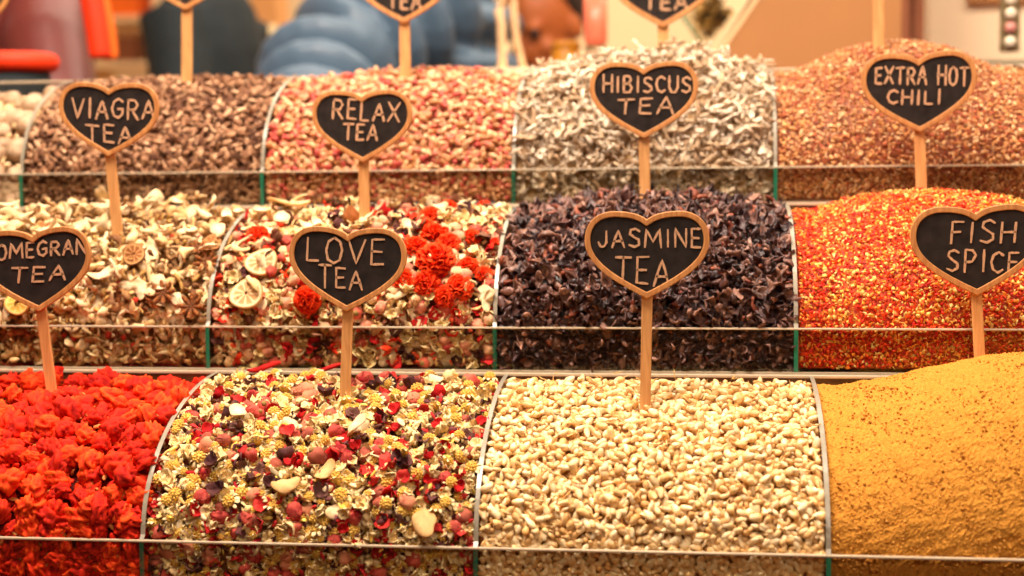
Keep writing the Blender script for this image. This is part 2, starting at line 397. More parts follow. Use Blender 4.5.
# stepped counter under the racks
xa, xb = ROWS[0]['x0']-2.3*U_, ROWS[2]['x0']+4.3*U_
pts = [(ROWS[0]['yf']-.03, 0)]
for r in ROWS:
    pts += [(r['yf']-(.03 if r is ROWS[0] else .002), r['zb']-.004)]
    nxt = r['yf']+r['yb']+.03 if r is ROWS[2] else ROWS[ROWS.index(r)+1]['yf']-.002
    pts += [(nxt, r['zb']-.004)]
pts += [(ROWS[2]['yf']+ROWS[2]['yb']+.03, 0)]
o = prism('stepped_counter', pts, 'x', xa, xb, [M['counter']])
tag(o, 'brown wooden stepped counter carrying the three glass bin racks', 'counter')

# ------------------------------------------------------------------ heaps
def bulge(s, t, L):
    z = 0
    for (sc, tc, ws, wt, amp) in L: z = z+amp*np.exp(-((s-sc)/ws)**2-((t-tc)/wt)**2)
    return z*U_
def make_surf(ri, k, bumps=(), sink=.028, gap=.0022, e=1.0):
    r = ROWS[ri]; x0 = r['x0']+k*U_
    def P(s, t):
        s = np.asarray(s, float); t = np.asarray(t, float); a = np.clip(t, 0, 1)*math.pi/2
        y = r['yf']+gap+(r['yb']-2*gap)*(1-np.cos(a)); z = r['zt']-sink*U_+(r['zk'])*np.sin(a)*e
        edge = np.minimum(1, np.minimum(s, 1-s)/.26); edge = edge*edge*(3-2*edge)
        z = z+bulge(s, t, bumps)*edge*np.clip(t/.12, 0, 1)
        x = x0+gap+(U_-2*gap)*s
        return np.stack([x, y, z], -1)
    return P, r, x0
def normals(P, s, t):
    d = .01; a = P(s+d, t)-P(s-d, t); b = P(s, np.clip(t+d, 0, 1))-P(s, np.clip(t-d, 0, 1)); n = np.cross(a, b)
    return n/(np.linalg.norm(n, axis=-1)[..., None]+1e-12)
def core(P, r, x0, c1, c2, depth=.004, ns=70, nt_=60, rough=0.0, nf=10):
    """solid body of the heap: top surface, front, sides and back, closed"""
    s = np.linspace(0, 1, ns); t = np.r_[np.linspace(-.35, 0, nf, endpoint=False), np.linspace(0, 1, nt_)]
    S, T = np.meshgrid(s, t); Q = P(S, np.clip(T, 0, 1)); n = normals(P, S, np.clip(T, .02, .98)); n[T < 0] = (0, -1, 0)
    fr = T < 0; Q[..., 2] = np.where(fr, r['zb']+.004+(Q[..., 2]-r['zb']-.004)*(1+T/.35), Q[..., 2])
    Q = Q-n*depth*1.0
    if rough:
        X = Q.reshape(-1, 3); f = wob(X, 1, 60)*.5+wob(X, 1, 180)*.45+wob(X, 1, 430)*.4+rng.normal(0, .28, len(X)); Q = Q+n*(f.reshape(S.shape)[..., None])*rough
    nT = len(t); V = Q.reshape(-1, 3); F = []
    base = np.array([[q[0], q[1], r['zb']+.0035] for q in V.reshape(nT, ns, 3)[[0, -1]].reshape(-1, 3)])
    I = np.arange(nT*ns).reshape(nT, ns)
    a, b, c, d = I[:-1, :-1].ravel(), I[:-1, 1:].ravel(), I[1:, 1:].ravel(), I[1:, :-1].ravel()
    F = [np.c_[a, b, c], np.c_[a, c, d]]
    # skirt: drop every border vertex to the floor
    border = np.r_[I[0, :], I[1:, -1], I[-1, -2::-1], I[-2:0:-1, 0]]; n0 = len(V); sk = V[border].copy(); sk[:, 2] = r['zb']+.0035
    V = np.vstack([V, sk]); m_ = len(border); j = np.arange(m_); j2 = (j+1) % m_
    F += [np.c_[border[j], n0+j, n0+j2], np.c_[border[j], n0+j2, border[j2]]]
    V = np.vstack([V, sk.mean(0)]); F += [np.c_[n0+j, np.full(m_, len(V)-1), n0+j2]]
    f = rng.random(len(V)); return V, np.vstack(F).astype(np.int32), col_of(V, c1, c2, f)
def frames(n, tilt):
    """rotation matrices taking local z near n"""
    N_ = len(n); out = np.zeros((N_, 3, 3))
    for i in range(N_):
        z = Vector(n[i]); q = z.to_track_quat('Z', 'Y').to_matrix()
        ax = Vector((math.cos(a := random.uniform(0, 6.283)), math.sin(a), 0))
        out[i] = np.array(q@Matrix.Rotation(random.gauss(0, tilt), 3, ax)@Matrix.Rotation(random.uniform(0, 6.283), 3, 'Z'))
    return out
def points(P, r, x0, pitch, cover=1.0, front=True, jit=.45):
    """jittered grid of spots on the heap's top and on its face behind the glass"""
    Lt = (r['yb']+r['zk'])*.78; ns = max(2, int(U_/pitch*cover**.5)); nt2 = max(2, int(Lt/pitch*cover**.5)); out = []
    for j in range(nt2):
        for i in range(ns):
            s = (i+.5+(.5 if j % 2 else 0)*.6+random.uniform(-jit, jit))/ns; t = (j+.5+random.uniform(-jit, jit))/nt2
            if -.02 < s < 1.02 and 0 < t < .965: out.append((min(.99, max(.01, s)), t, 0))
    if front:
        nz = max(1, int(round(r['h']/pitch*cover**.5)))
        for j in range(nz):
            for i in range(ns): out.append(((i+.5+random.uniform(-jit, jit))/ns, (j+.5+random.uniform(-jit, jit)*.8)/nz, 1))
    A = np.array(out); pos = P(np.clip(A[:, 0], .01, .99), A[:, 1]*(1-A[:, 2])); n = normals(P, A[:, 0], np.clip(A[:, 1], .03, .97))
    fm = A[:, 2] > .5; pos[fm, 2] = r['zb']+.004+(pos[fm, 2]-r['zb']-.004)*A[fm, 1]; n[fm] = (0, -1, 0)
    return pos, n, fm, A
def pick_mesh(name, variants, mat):
    return [mesh_np(name, *v, mats=[M[mat]]) for v in variants]
def weld(items):
    """items: list of (variant, R, pos, size) -> one big V,F,C"""
    V, F, C, n = [], [], [], 0
    for v, Rm, p, s, sh in items:
        V.append((v[0]*s)@Rm.T+p); F.append(v[1]+n); C.append(v[2]*sh); n += len(v[0])
    return V, F, C, n
def fill(ri, k, kinds, bumps=(), sink=.028, core_c=((60, 40, 30), (90, 60, 40)), core_label='', core_name='', core_cat='', mat='organic', pitch=None, cover=1.0, limit=300, core_depth=.005, core_rough=0.0, spots=(), fine=None, res=(70, 60)):
    """kinds: dicts name,label,cat,group,variants,size,weight,mat,tilt,limit,lift ; spots: fixed single pieces"""
    P, r, x0 = make_surf(ri, k, bumps, sink)
    parts = [core(P, r, x0, *core_c, depth=core_depth, rough=core_rough, ns=res[0], nt_=res[1])]
    wts = np.array([q['weight'] for q in kinds], float); rest = []
    if len(kinds):
        wts /= wts.sum(); pos, n, fm, A = points(P, r, x0, pitch, cover)
        patch = A[:, 0]*0
        ch = np.array([rng.choice(len(kinds), p=wts) for _ in range(len(pos))])
        for ki, q in enumerate(kinds):
            if 'where' in q:      # a kind that gathers in one area of the bin
                ok = (ch == ki) & ~np.array([q['where'](a, b, c) for a, b, c in A]); others = [i for i in range(len(kinds)) if 'where' not in kinds[i]]
                ow = np.array([kinds[i]['weight'] for i in others], float); ow /= ow.sum(); ch[ok] = rng.choice(others, ok.sum(), p=ow)
        u, v, d = project(pos); vis = (u > -15) & (u < 1039) & (v > -15) & (v < 591)
        for ki, q in enumerate(kinds):
            idx = np.where(ch == ki)[0]
            if not len(idx): continue
            Rm = frames(n[idx], q.get('tilt', .6)); size = q['size']*rng.uniform(.75, 1.25, len(idx))
            lift = q.get('lift', .15)*size*rng.uniform(-.5, 1.2, len(idx))
            # keep pieces behind the front pane and inside the glass walls
            pp = pos[idx]+n[idx]*lift[:, None]; pp[:, 1] = np.maximum(pp[:, 1], r['yf']+size*.32*(1 if q.get('keep', 1) else .6))
            pp[:, 0] = np.clip(pp[:, 0], x0+.002+size*.27, x0+U_-.002-size*.27)
            order = idx[np.argsort(d[idx])]; lim = q.get('limit', limit)
            sel = set([i for i in order if vis[i]][:lim]); meshes = None
            if sel: meshes = pick_mesh(q['name'], q['variants'], q.get('mat', mat))
            for j, i in enumerate(idx):
                vi = int(rng.integers(len(q['variants'])))
                if i in sel:
                    o = bpy.data.objects.new(q['name'], meshes[vi]); COL.objects.link(o)
                    M4 = Matrix([list(Rm[j][a]*size[j])+[pp[j][a]] for a in range(3)]+[[0, 0, 0, 1]]); o.matrix_world = M4
                    tag(o, q['label'], q['cat'], q['group'])
                else:
                    rest.append((q.get('low', q['variants'])[vi % len(q.get('low', q['variants']))], Rm[j], pp[j], size[j], rng.uniform(.8, 1.15)))
    for f in (fine or []):
        pos, n, fm, A = points(P, r, x0, f['pitch'], f.get('cover', 1.0)); Rm = frames(n, f.get('tilt', 1.0)); sz = f['size']*rng.uniform(.6, 1.3, len(pos))
        for i in range(len(pos)):
            if random.random() > f.get('prob', 1): continue
            pq = pos[i]+n[i]*sz[i]*f.get('lift', .2)*random.uniform(-.5, 1.5); pq[1] = max(pq[1], r['yf']+sz[i]*.4); pq[0] = min(max(pq[0], x0+.004), x0+U_-.004)
            V_ = f['variants'] if 'choose' not in f else f['choose'](A[i])
            rest.append((V_[int(rng.integers(len(V_)))], Rm[i], pq, sz[i], rng.uniform(.8, 1.15)))
    V, F, C, n0 = weld(rest); c = parts[0]
    V.append(c[0]); F.append(c[1]+n0); C.append(c[2])
    o = link(core_name, mesh_np(core_name, np.vstack(V), np.vstack(F), np.vstack(C), mats=[M[mat]]))
    tag(o, core_label, core_cat, kind='stuff')
    return P, r
def var(fn, n, *a, **kw): return [fn(*a, **kw) for _ in range(n)]
def mix(fn, pairs, n=3, **kw): return [fn(a, b, **kw) for a, b in pairs for _ in range(n)]
def K(name, label, cat, group, variants, size, weight=1, **kw): return dict(name=name, label=label, cat=cat, group=group, variants=variants, size=size, weight=weight, **kw)
SURF = {}

# front row ---------------------------------------------------------------
SURF[0, -1] = fill(0, -1, [
    K('red_blossom', 'crumpled scarlet dried blossom in the front left bin of all-red blossoms', 'dried flower', 'red blossoms in the front left bin', var(blossom, 12), .0205, 1, tilt=.7, limit=300, lift=.35)],
    bumps=[(.5, .5, .5, .5, .02)], sink=.05, pitch=.0142, cover=1.1, core_c=((70, 8, 3), (110, 14, 5)), core_name='red_blossom_bed', core_cat='dried flowers',  # core colour darkened to paint shade into gaps between blossoms
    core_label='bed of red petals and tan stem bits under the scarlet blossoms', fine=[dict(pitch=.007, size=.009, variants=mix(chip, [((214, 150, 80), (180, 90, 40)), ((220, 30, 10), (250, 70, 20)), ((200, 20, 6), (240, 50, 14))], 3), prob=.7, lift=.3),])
SURF[0, 0] = fill(0, 0, [
    K('chamomile_head', 'small yellow-centred cream chamomile head in the front bin of mixed petals', 'dried flower', 'chamomile heads in the mixed petal bin', var(chamomile, 8), .016, 5, lift=.4, tilt=.9),
    K('cream_blossom', 'cream crumpled blossom among the mixed petals of the front bin', 'dried flower', 'cream blossoms in the mixed petal bin', var(cream_blossom, 8), .0145, 5, lift=.3, tilt=.9),
    K('rosebud', 'dusky pink rosebud in the front bin of mixed petals', 'dried flower', 'rosebuds in the mixed petal bin', [rosebud(*c) for c in [((150, 28, 34), (200, 84, 70)), ((186, 84, 66), (222, 150, 112)), ((130, 50, 40), (180, 96, 74)), ((170, 30, 36), (214, 104, 84))]], 0.0185, 2.0, lift=.3, tilt=1.2),
    K('red_petal', 'deep red dried petal in the front bin of mixed petals', 'petal', 'red petals in the mixed petal bin', mix(petal, [((150, 8, 14), (204, 22, 22)), ((176, 24, 28), (214, 60, 50))], 4, wd=.8, cup=1.2, roll=1.2, ruf=.3), .0125, 1.7, lift=.4, tilt=1.0),
    K('dark_petal', 'dark purple dried petal in the front bin of mixed petals', 'petal', 'dark petals in the mixed petal bin', mix(petal, [((58, 26, 28), (100, 56, 54)), ((80, 44, 40), (130, 88, 76))], 4, wd=.7, cup=1.6, roll=1.6, ruf=.4), .0135, 1.1, lift=.4, tilt=1.0),
    K('root_slice', 'pale curled root slice in the front bin of mixed petals', 'dried root', 'root slices in the mixed petal bin', var(root_slice, 5), .022, .35, lift=.6, tilt=.6),
    ], bumps=[(.5, .5, .5, .5, .012)], pitch=.0095, cover=1.15, core_c=((70, 34, 22), (150, 100, 54)), core_name='petal_crumb_bed', core_cat='dried petals',
    core_label='bed of cream, red and dark petal crumbs under the mixed petals of the front bin',
    fine=[dict(pitch=.0058, size=.0075, variants=mix(chip, [((240, 214, 150), (214, 160, 80)), ((240, 200, 80), (250, 220, 120)), ((180, 20, 28), (214, 60, 60)), ((70, 34, 40), (110, 60, 60)), ((244, 226, 186), (230, 200, 150))], 3), prob=.8, lift=.4)])
kern = [bud(a, b, el, 9, 7, .3, .08) for a, b in [((226, 178, 104), (252, 230, 184)), ((240, 202, 134), (254, 238, 198)), ((210, 154, 80), (242, 210, 150))] for el in (.55, .66, .75)]
SURF[0, 1] = fill(0, 1, [
    K('cream_bud', 'small cream bud among the nearest in the front bin of all-cream buds', 'dried bud', 'nearest cream buds in the front bin', kern, .0088, 1, mat='seed', lift=.45, tilt=.8)],
    bumps=[(.5, .5, .5, .5, .012)], mat='seed', pitch=.0053, cover=1.3, core_c=((150, 96, 44), (190, 134, 70)), core_name='cream_bud_heap', core_cat='dried buds', core_depth=.003,
    core_label='heap of small cream buds filling the front bin left of the ochre powder',
    fine=[dict(pitch=.0068, size=.0085, variants=[tube(np.array([[-.5, 0, 0], [-.2, .06, .05], [.15, .02, 0], [.5, -.05, .06]]), [.03, .07, .08, .02], 4, .6, 0, c, d) for c, d in [((226, 176, 100), (196, 140, 70)), ((240, 206, 140), (220, 170, 96))]], prob=.8, lift=.7),])
def powd(a): return None
SURF[0, 2] = fill(0, 2, [], bumps=[(.70, .75, .40, .45, .135), (.45, .5, .4, .4, .035)], mat='powder', core_c=((192, 130, 50), (212, 148, 64)), core_name='ochre_powder', core_cat='spice powder',
    core_label='tall mound of ochre yellow spice powder in the front right bin', core_depth=.0, core_rough=.0019, res=(260, 260),
    fine=[dict(pitch=.0034, size=.0022, variants=mix(crumb, [((196, 134, 52), (220, 158, 76)), ((178, 116, 44), (206, 142, 62))], 4), prob=.6, lift=.1)])

# middle row --------------------------------------------------------------
brn = [((96, 58, 34), (150, 100, 60)), ((130, 88, 50), (178, 132, 84))]
SURF[1, -1] = fill(1, -1, [
    K('root_slice', 'pale curled root slice in the middle-tier bin of cream and brown herbs', 'dried root', 'root slices in the cream and brown herb bin', var(root_slice, 9), .023, 3.6, lift=.5, tilt=.7),
    K('herb_curl', 'thick pale curled herb piece in the middle-tier bin of cream and brown herbs', 'dried herb', 'thick pale curls in the cream and brown herb bin', mix(curl, [((216, 172, 112), (244, 218, 170)), ((196, 150, 92), (232, 196, 140))], 4, rad=.24), .0195, 3.6, lift=.4, tilt=.8),
    K('root_twig', 'short pale root twig in the middle-tier bin of cream and brown herbs', 'dried root', 'root twigs in the cream and brown herb bin', mix(twig, [((224, 190, 140), (244, 222, 182)), ((190, 146, 94), (226, 190, 140))], 3, rad=.1), .022, 1.6, lift=.5, tilt=.7),
    K('brown_curl', 'brown curled leaf in the middle-tier bin of cream and brown herbs', 'dried leaf', 'brown leaves in the cream and brown herb bin', mix(curl, brn, 4, rad=.19), .014, 2.8, lift=.3, tilt=.8),
    K('star_anise', 'brown eight-pointed star anise in the middle-tier bin of cream and brown herbs', 'star anise', 'star anise in the cream and brown herb bin', var(star_anise, 3), .021, .2, lift=.5, tilt=.5),
    K('citrus_slice', 'dried orange-rimmed citrus slice in the middle-tier bin of cream and brown herbs', 'dried fruit', 'citrus slices in the cream and brown herb bin', [slice_((196, 120, 44), (206, 146, 74), (232, 196, 134)), slice_((120, 66, 30), (150, 90, 46), (196, 140, 84))], .027, .22, lift=.6, tilt=.5),
    K('red_berry', 'tiny red berry in the middle-tier bin of cream and brown herbs', 'berry', 'red berries in the cream and brown herb bin', mix(bud, [((150, 30, 20), (196, 50, 30))], 3, el=.95, tip=0), .006, .5, lift=.6),
    ], bumps=[(.5, .6, .5, .5, .035)], pitch=.0112, cover=1.2, core_c=((110, 74, 42), (160, 116, 70)), core_name='herb_crumb_bed', core_cat='dried herbs',
    core_label='bed of brown leaf crumbs under the cream and brown herbs of the middle tier',
    fine=[dict(pitch=.0062, size=.0095, variants=mix(chip, [brn[1], ((230, 196, 136), (200, 156, 96)), ((236, 206, 150), (246, 222, 174)), ((170, 126, 66), (200, 158, 90))], 3), prob=.8, lift=.3)])
SURF[1, 0] = fill(1, 0, [
    K('root_slice', 'pale curled root slice in the middle-tier bin with scarlet flower heads', 'dried root', 'root slices in the bin with scarlet flower heads', var(root_slice, 6), .019, 2.4, lift=.5, tilt=.7),
    K('salmon_rosebud', 'pink rosebud in the middle-tier bin with scarlet flower heads', 'dried flower', 'rosebuds in the bin with scarlet flower heads', [rosebud(*c) for c in [((190, 84, 68), (232, 166, 130)), ((206, 136, 100), (238, 190, 146)), ((156, 40, 36), (212, 104, 82)), ((214, 160, 112), (244, 208, 158))]], .0175, 3.4, lift=.3, tilt=1.2),
    K('pale_blossom', 'cream crumpled blossom in the middle-tier bin with scarlet flower heads', 'dried flower', 'cream blossoms in the bin with scarlet flower heads', var(cream_blossom, 6), .016, 3.2, lift=.4, tilt=.8),
    K('pale_curl', 'pale straw-coloured curled strip in the middle-tier bin with scarlet flower heads', 'dried leaf', 'pale strips in the bin with scarlet flower heads', mix(curl, [((226, 196, 130), (244, 224, 176))], 5, rad=.09), .022, 1.3, lift=.6, tilt=.7),
    K('dark_petal', 'dark purple petal in the middle-tier bin with scarlet flower heads', 'petal', 'dark petals in the bin with scarlet flower heads', mix(petal, [((58, 26, 28), (100, 56, 52)), ((84, 46, 36), (134, 88, 62))], 4, wd=.8, cup=1.4, roll=1.0, ruf=.35), .015, 1.3, lift=.4, tilt=1.0),
    K('scarlet_petal', 'loose scarlet petal tuft in the middle-tier bin with scarlet flower heads', 'petal', 'scarlet tufts in the bin with scarlet flower heads', mix(petal, [((220, 24, 10), (250, 70, 26)), ((180, 14, 20), (220, 40, 40))], 4, wd=.8, cup=1.0, roll=1.0, ruf=.35), .014, 1.0, lift=.4, tilt=1.0),
    ], bumps=[(.5, .6, .5, .5, .02)], pitch=.0105, cover=1.15, core_c=((110, 60, 34), (176, 124, 76)), core_name='mixed_crumb_bed', core_cat='dried herbs',
    core_label='bed of pink and straw crumbs under the scarlet flower heads of the middle tier',
    fine=[dict(pitch=.0062, size=.009, variants=mix(chip, [((236, 204, 146), (206, 156, 90)), ((244, 218, 164), (230, 190, 130)), ((206, 60, 34), (236, 90, 50)), ((214, 150, 110), (196, 110, 84)), ((90, 44, 36), (130, 76, 50))], 3), prob=.8, lift=.4)])
darkc = [((38, 22, 22), (108, 72, 66)), ((54, 32, 30), (142, 100, 88)), ((30, 19, 22), (82, 56, 56)), ((72, 42, 34), (156, 110, 90))]
rust = [((110, 44, 30), (160, 84, 54))]
SURF[1, 1] = fill(1, 1, [
    K('dark_curled_petal', 'blackish purple curled petal among the nearest in the dark tea bin', 'dried petal', 'nearest dark curled petals in the middle tier', mix(curl, darkc, 2, rad=.17, amt=1.5)+mix(petal, darkc, 3, wd=.45, th=.07, cup=1.5, roll=2.6, ruf=.6), .0165, 9.4, mat='dark', lift=.35, tilt=.9),
    K('rust_curled_petal', 'rust-red curled petal in the middle-tier bin of dark petals', 'dried petal', 'rust-red petals in the dark bin', mix(curl, rust, 3, rad=.17, amt=1.5), .0165, .5, mat='dark', lift=.5, tilt=.9)],
    bumps=[(.35, .9, .3, .3, .03), (.7, .8, .3, .3, .03), (.5, .5, .5, .5, .01)], mat='dark', pitch=.0074, cover=1.2, core_c=((18, 10, 12), (40, 24, 26)), core_name='dark_petal_heap', core_cat='dried petals',
    core_label='heap of blackish purple curled petals filling the middle-tier bin left of the orange flakes',
    fine=[dict(pitch=.0075, size=.011, variants=mix(chip, [darkc[0], darkc[1], darkc[3], rust[0]], 3), prob=.5, lift=.5)])
cr = [((230, 44, 8), (244, 84, 16)), ((248, 196, 90), (252, 222, 140)), ((240, 120, 24), (248, 160, 50)), ((206, 24, 6), (232, 50, 12)), ((244, 150, 40), (250, 186, 76)), ((246, 180, 70), (252, 210, 116))]
fl = mix(flake, cr, 4); red_f = mix(flake, [cr[0], cr[3], cr[2]], 4)
def chose(A):
    return red_f if random.random() < (.7 if (A[0] < .1 or A[2] > .5) else .15+.25*math.sin(A[0]*17+3*math.sin(A[1]*9))) else fl
SURF[1, 2] = fill(1, 2, [], bumps=[(.5, .85, .42, .4, .065), (.5, .5, .5, .5, .02)], mat='flake', core_c=((170, 34, 8), (220, 90, 24)), core_name='orange_chili_flakes', core_cat='chili flakes',
    core_label='mound of bright orange-red crushed chili flakes in the middle-tier right bin', core_depth=.002,
    fine=[dict(pitch=.0030, size=.0050, cover=1.25, variants=fl, choose=chose, lift=.35, tilt=.7)])

# back row ----------------------------------------------------------------
SURF[2, -2] = fill(2, -2, [K('round_dried_fruit', 'cream round dried fruit in the top-tier far left bin', 'dried fruit', 'round dried fruit in the top left bin', var(round_fruit, 5), .025, 1, lift=.25, tilt=1.0, mat='seed')],
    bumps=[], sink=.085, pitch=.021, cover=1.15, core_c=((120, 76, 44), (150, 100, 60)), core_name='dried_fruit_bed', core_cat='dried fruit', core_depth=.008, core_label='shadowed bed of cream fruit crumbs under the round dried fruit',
    fine=[dict(pitch=.01, size=.011, variants=mix(crumb, [((214, 176, 124), (236, 206, 160))], 4), lift=.1)])
bc = [((120, 78, 54), (164, 118, 86)), ((156, 110, 78), (196, 150, 114)), ((88, 54, 38), (130, 88, 62)), ((184, 138, 102), (216, 174, 136))]
SURF[2, -1] = fill(2, -1, [K('brown_bark_chip', 'small brown bark chip among the nearest in the top-tier bin of brown chips', 'bark chip', 'nearest brown bark chips in the top tier', mix(chip, bc, 3), .0105, 1, lift=.4, tilt=.9)],
    bumps=[(.5, .8, .45, .4, .02)], pitch=.0058, cover=1.3, core_c=((60, 34, 24), (96, 60, 42)), core_name='brown_chip_heap', core_cat='bark chips', core_label='heap of brown bark chips in the top-tier bin right of the round dried fruit',
    core_depth=.003)
rb = [bud(a, b, .75, 8, 6, .3, .12) for a, b in [((188, 118, 72), (222, 170, 124)), ((204, 144, 96), (232, 194, 150)), ((160, 44, 38), (206, 92, 72)), ((186, 84, 62), (226, 154, 114)), ((156, 94, 50), (202, 142, 88)), ((210, 150, 100), (238, 196, 146))] for _ in (0, 1)]
SURF[2, 0] = fill(2, 0, [K('tan_rosebud', 'tiny tan and pink rosebud among the nearest in the top-tier bin of small buds', 'dried bud', 'nearest tiny tan rosebuds in the top tier', rb, .0098, 1, mat='seed', lift=.45, tilt=1.2)],
    bumps=[(.6, .85, .45, .4, .035)], mat='seed', pitch=.0064, cover=1.3, core_c=((130, 54, 34), (176, 100, 60)), core_name='tan_rosebud_heap', core_cat='dried buds', core_depth=.003, core_label='heap of tiny tan and pink rosebuds in the top-tier bin left of the white shreds')
wt = [((200, 174, 142), (226, 208, 184)), ((214, 194, 166), (234, 220, 200)), ((162, 128, 96), (200, 172, 138))]
SURF[2, 1] = fill(2, 1, [K('white_root_shred', 'off-white shredded root twig among the nearest in the top-tier white bin', 'dried root', 'nearest white root shreds in the top tier', mix(twig, wt, 4, rad=.075), .025, 4, lift=.5, tilt=.6),
    K('white_blossom_scrap', 'off-white crumpled scrap in the top-tier bin of white shreds', 'dried flower', 'white scraps in the top-tier shred bin', mix(petal, wt, 3, wd=.5, cup=1.3, roll=1.1, ruf=.35), .012, 2, lift=.5, tilt=.8)],
    bumps=[(.42, .85, .30, .45, .06), (.78, .85, .2, .4, .05), (.5, .5, .5, .5, .015)], pitch=.0078, cover=1.3, core_c=((140, 104, 64), (196, 160, 112)), core_name='white_shred_heap', core_cat='dried roots', core_label='heap of off-white shredded roots in the top-tier bin left of the rust-brown flakes',
    fine=[dict(pitch=.0085, size=.015, variants=mix(twig, wt, 2, rad=.06, branch=False), prob=.7, lift=.5)])
ec = [((198, 128, 68), (224, 164, 98)), ((220, 164, 108), (238, 194, 142)), ((158, 74, 42), (190, 100, 58)), ((206, 128, 68), (228, 164, 104))]
ef = mix(flake, ec, 5)
SURF[2, 2] = fill(2, 2, [], bumps=[(.5, .75, .36, .45, .125), (.5, .45, .4, .4, .02)], mat='flake', core_c=((130, 66, 40), (176, 104, 66)), core_name='brown_chili_flakes', core_cat='chili flakes', core_depth=.002,
    core_label='mound of rust-brown chili flakes in the top-tier bin at right', fine=[dict(pitch=.0034, size=.0056, cover=1.25, variants=ef, lift=.35, tilt=.7)])
SURF[2, 3] = fill(2, 3, [], bumps=[(.5, .6, .4, .45, .08)], mat='flake', core_c=((190, 92, 40), (216, 120, 60)), core_name='orange_spice_flakes', core_cat='spice flakes', core_depth=.002,
    core_label='orange spice flakes at the far right end of the top tier', fine=[dict(pitch=.005, size=.007, variants=mix(flake, [((206, 104, 44), (232, 150, 80))], 5), lift=.35, tilt=.7)])

def on_heap(u, v, ri):
    """where the sight line through (u, v) meets the heap in its bin"""
    d = ray(u, v); r = ROWS[ri]
    for i in range(600):
        Y = r['yf']+.004+(r['yb']-.008)*i/599; p = EYE+d*(Y/d[1]); k = int(math.floor((p[0]-r['x0'])/U_))
        if (ri, k) not in SURF: continue
        P = SURF[ri, k][0]; s = (p[0]-r['x0']-k*U_)/U_; a = math.acos(np.clip(1-(Y-r['yf'])/r['yb'], 0, 1)); q = P(s, a/(math.pi/2))
        if p[2] <= q[2]: return q, normals(P, np.array([s]), np.array([min(.95, a/(math.pi/2))]))[0]
    return p, np.array([0, -.3, .95])
def single(name, geo, u, v, ri, size, label, cat, group=None, mat='organic', tilt=.3, lift=.3, rz=None):
    p, n = on_heap(u, v, ri); q = Vector(n).to_track_quat('Z', 'Y').to_matrix()
    Rm = np.array(q@Matrix.Rotation(random.gauss(0, tilt), 3, 'X')@Matrix.Rotation(random.uniform(0, 6.28) if rz is None else rz, 3, 'Z'))
    o = link(name, mesh_np(name, *geo, mats=[M[mat]])); pp = p+n*lift*size
    o.matrix_world = Matrix([list(Rm[a]*size)+[pp[a]] for a in range(3)]+[[0, 0, 0, 1]])
    return tag(o, label, cat, group)
# scarlet flower heads in the second bin of the middle tier
heads = [(257, 243, 22), (438, 268, 34), (428, 288, 24), (462, 292, 24), (416, 254, 24), (450, 250, 22), (473, 243, 18), (436, 241, 24), (470, 272, 20), (432, 222, 20), (450, 214, 18), (308, 303, 24), (403, 283, 20), (484, 212, 16), (352, 262, 14), (448, 300, 20), (291, 278, 14), (428, 233, 18), (486, 278, 15)]
for i, (u, v, s) in enumerate(heads):
    lab = {0: 'scarlet ruffled flower head beside the curved divider, left of the LOVE TEA sign', 11: 'scarlet ruffled flower head at lower left below the LOVE TEA sign',
           1: 'largest scarlet ruffled flower head, middle of the cluster right of the LOVE TEA sign'}.get(i, 'scarlet ruffled flower head in the bin behind the LOVE TEA sign')
    single('scarlet_flower_head', ruffle((224, 26, 6), (255, 80, 20), 90, .36, .8, .2), u, v, 1, s*.00108, lab, 'dried flower', 'scarlet flower heads', tilt=.5, lift=.25)
for i, (u, v, s, lab) in enumerate([(290, 216, 44, 'pale dried lemon slice lying near the back rail above the LOVE TEA sign'), (262, 269, 33, 'dried lemon slice left of the LOVE TEA sign, upper of two'), (247, 298, 34, 'dried lemon slice left of the LOVE TEA sign, lower of two')]):
    single('lemon_slice', slice_((214, 160, 96), (196, 150, 98), (240, 216, 170)), u, v, 1, s*.00098, lab, 'dried fruit', 'dried lemon slices', tilt=.15, lift=.3)
single('citrus_slice', slice_((110, 60, 28), (140, 82, 40), (200, 150, 92)), 136, 260, 1, .024, 'dark dried citrus slice standing on edge right of the POMEGRAN sign', 'dried fruit', tilt=.9)
single('citrus_slice', slice_((214, 150, 50), (226, 176, 70), (240, 210, 130)), 20, 317, 1, .026, 'yellow dried citrus slice at the far left below the POMEGRAN sign', 'dried fruit', tilt=.3)
for u, v in [(195, 310), (166, 297), (210, 268)]:
    single('star_anise', star_anise(), u, v, 1, .026, 'brown star anise lying on top, right half of the cream and brown herbs', 'star anise', 'star anise on top of the herbs', tilt=.3)
for i, (u, v, s, lab) in enumerate([(288, 489, 36, 'largest pale root slice, left of centre in the front mixed petals'), (326, 478, 27, 'pale curled root slice just right of the largest one in the front mixed petals'), (428, 527, 34, 'pale root slice at the lower right of the front mixed petals')]):
    single('root_slice', root_slice((196, 144, 84), (232, 194, 134)), u, v, 0, s*.00085, lab, 'dried root', 'large root slices', tilt=.3, lift=.3, rz=.3+i*1.1)
for i, (u, v, s, lab) in enumerate([(413, 395, 20, 'dried red chili piece near the back rail of the front mixed petals'), (265, 373, 34, 'long red dried chili left of the LOVE TEA stick, by the back rail'), (330, 371, 26, 'red dried chili lying by the back rail, just left of the LOVE TEA stick')]):
    single('red_chili', chili(), u, v+4, 0, s*.0009, lab, 'chili', 'dried chilies on the mixed petals', tilt=.2, lift=.3, rz=.2)
V, F = sphere(14, 10); V = V*np.array([.36, .36, .5]); V[:, :2] *= (1-.55*np.clip(V[:, 2]*2, 0, 1))[:, None]
geo = join([(V, F, col_of(V, (150, 84, 40), (196, 120, 66))), tube(np.array([[0, 0, .45], [.03, 0, .6], [-.02, 0, .8]]), [.05, .05, .07], 6, 1, 0, (60, 44, 34))])
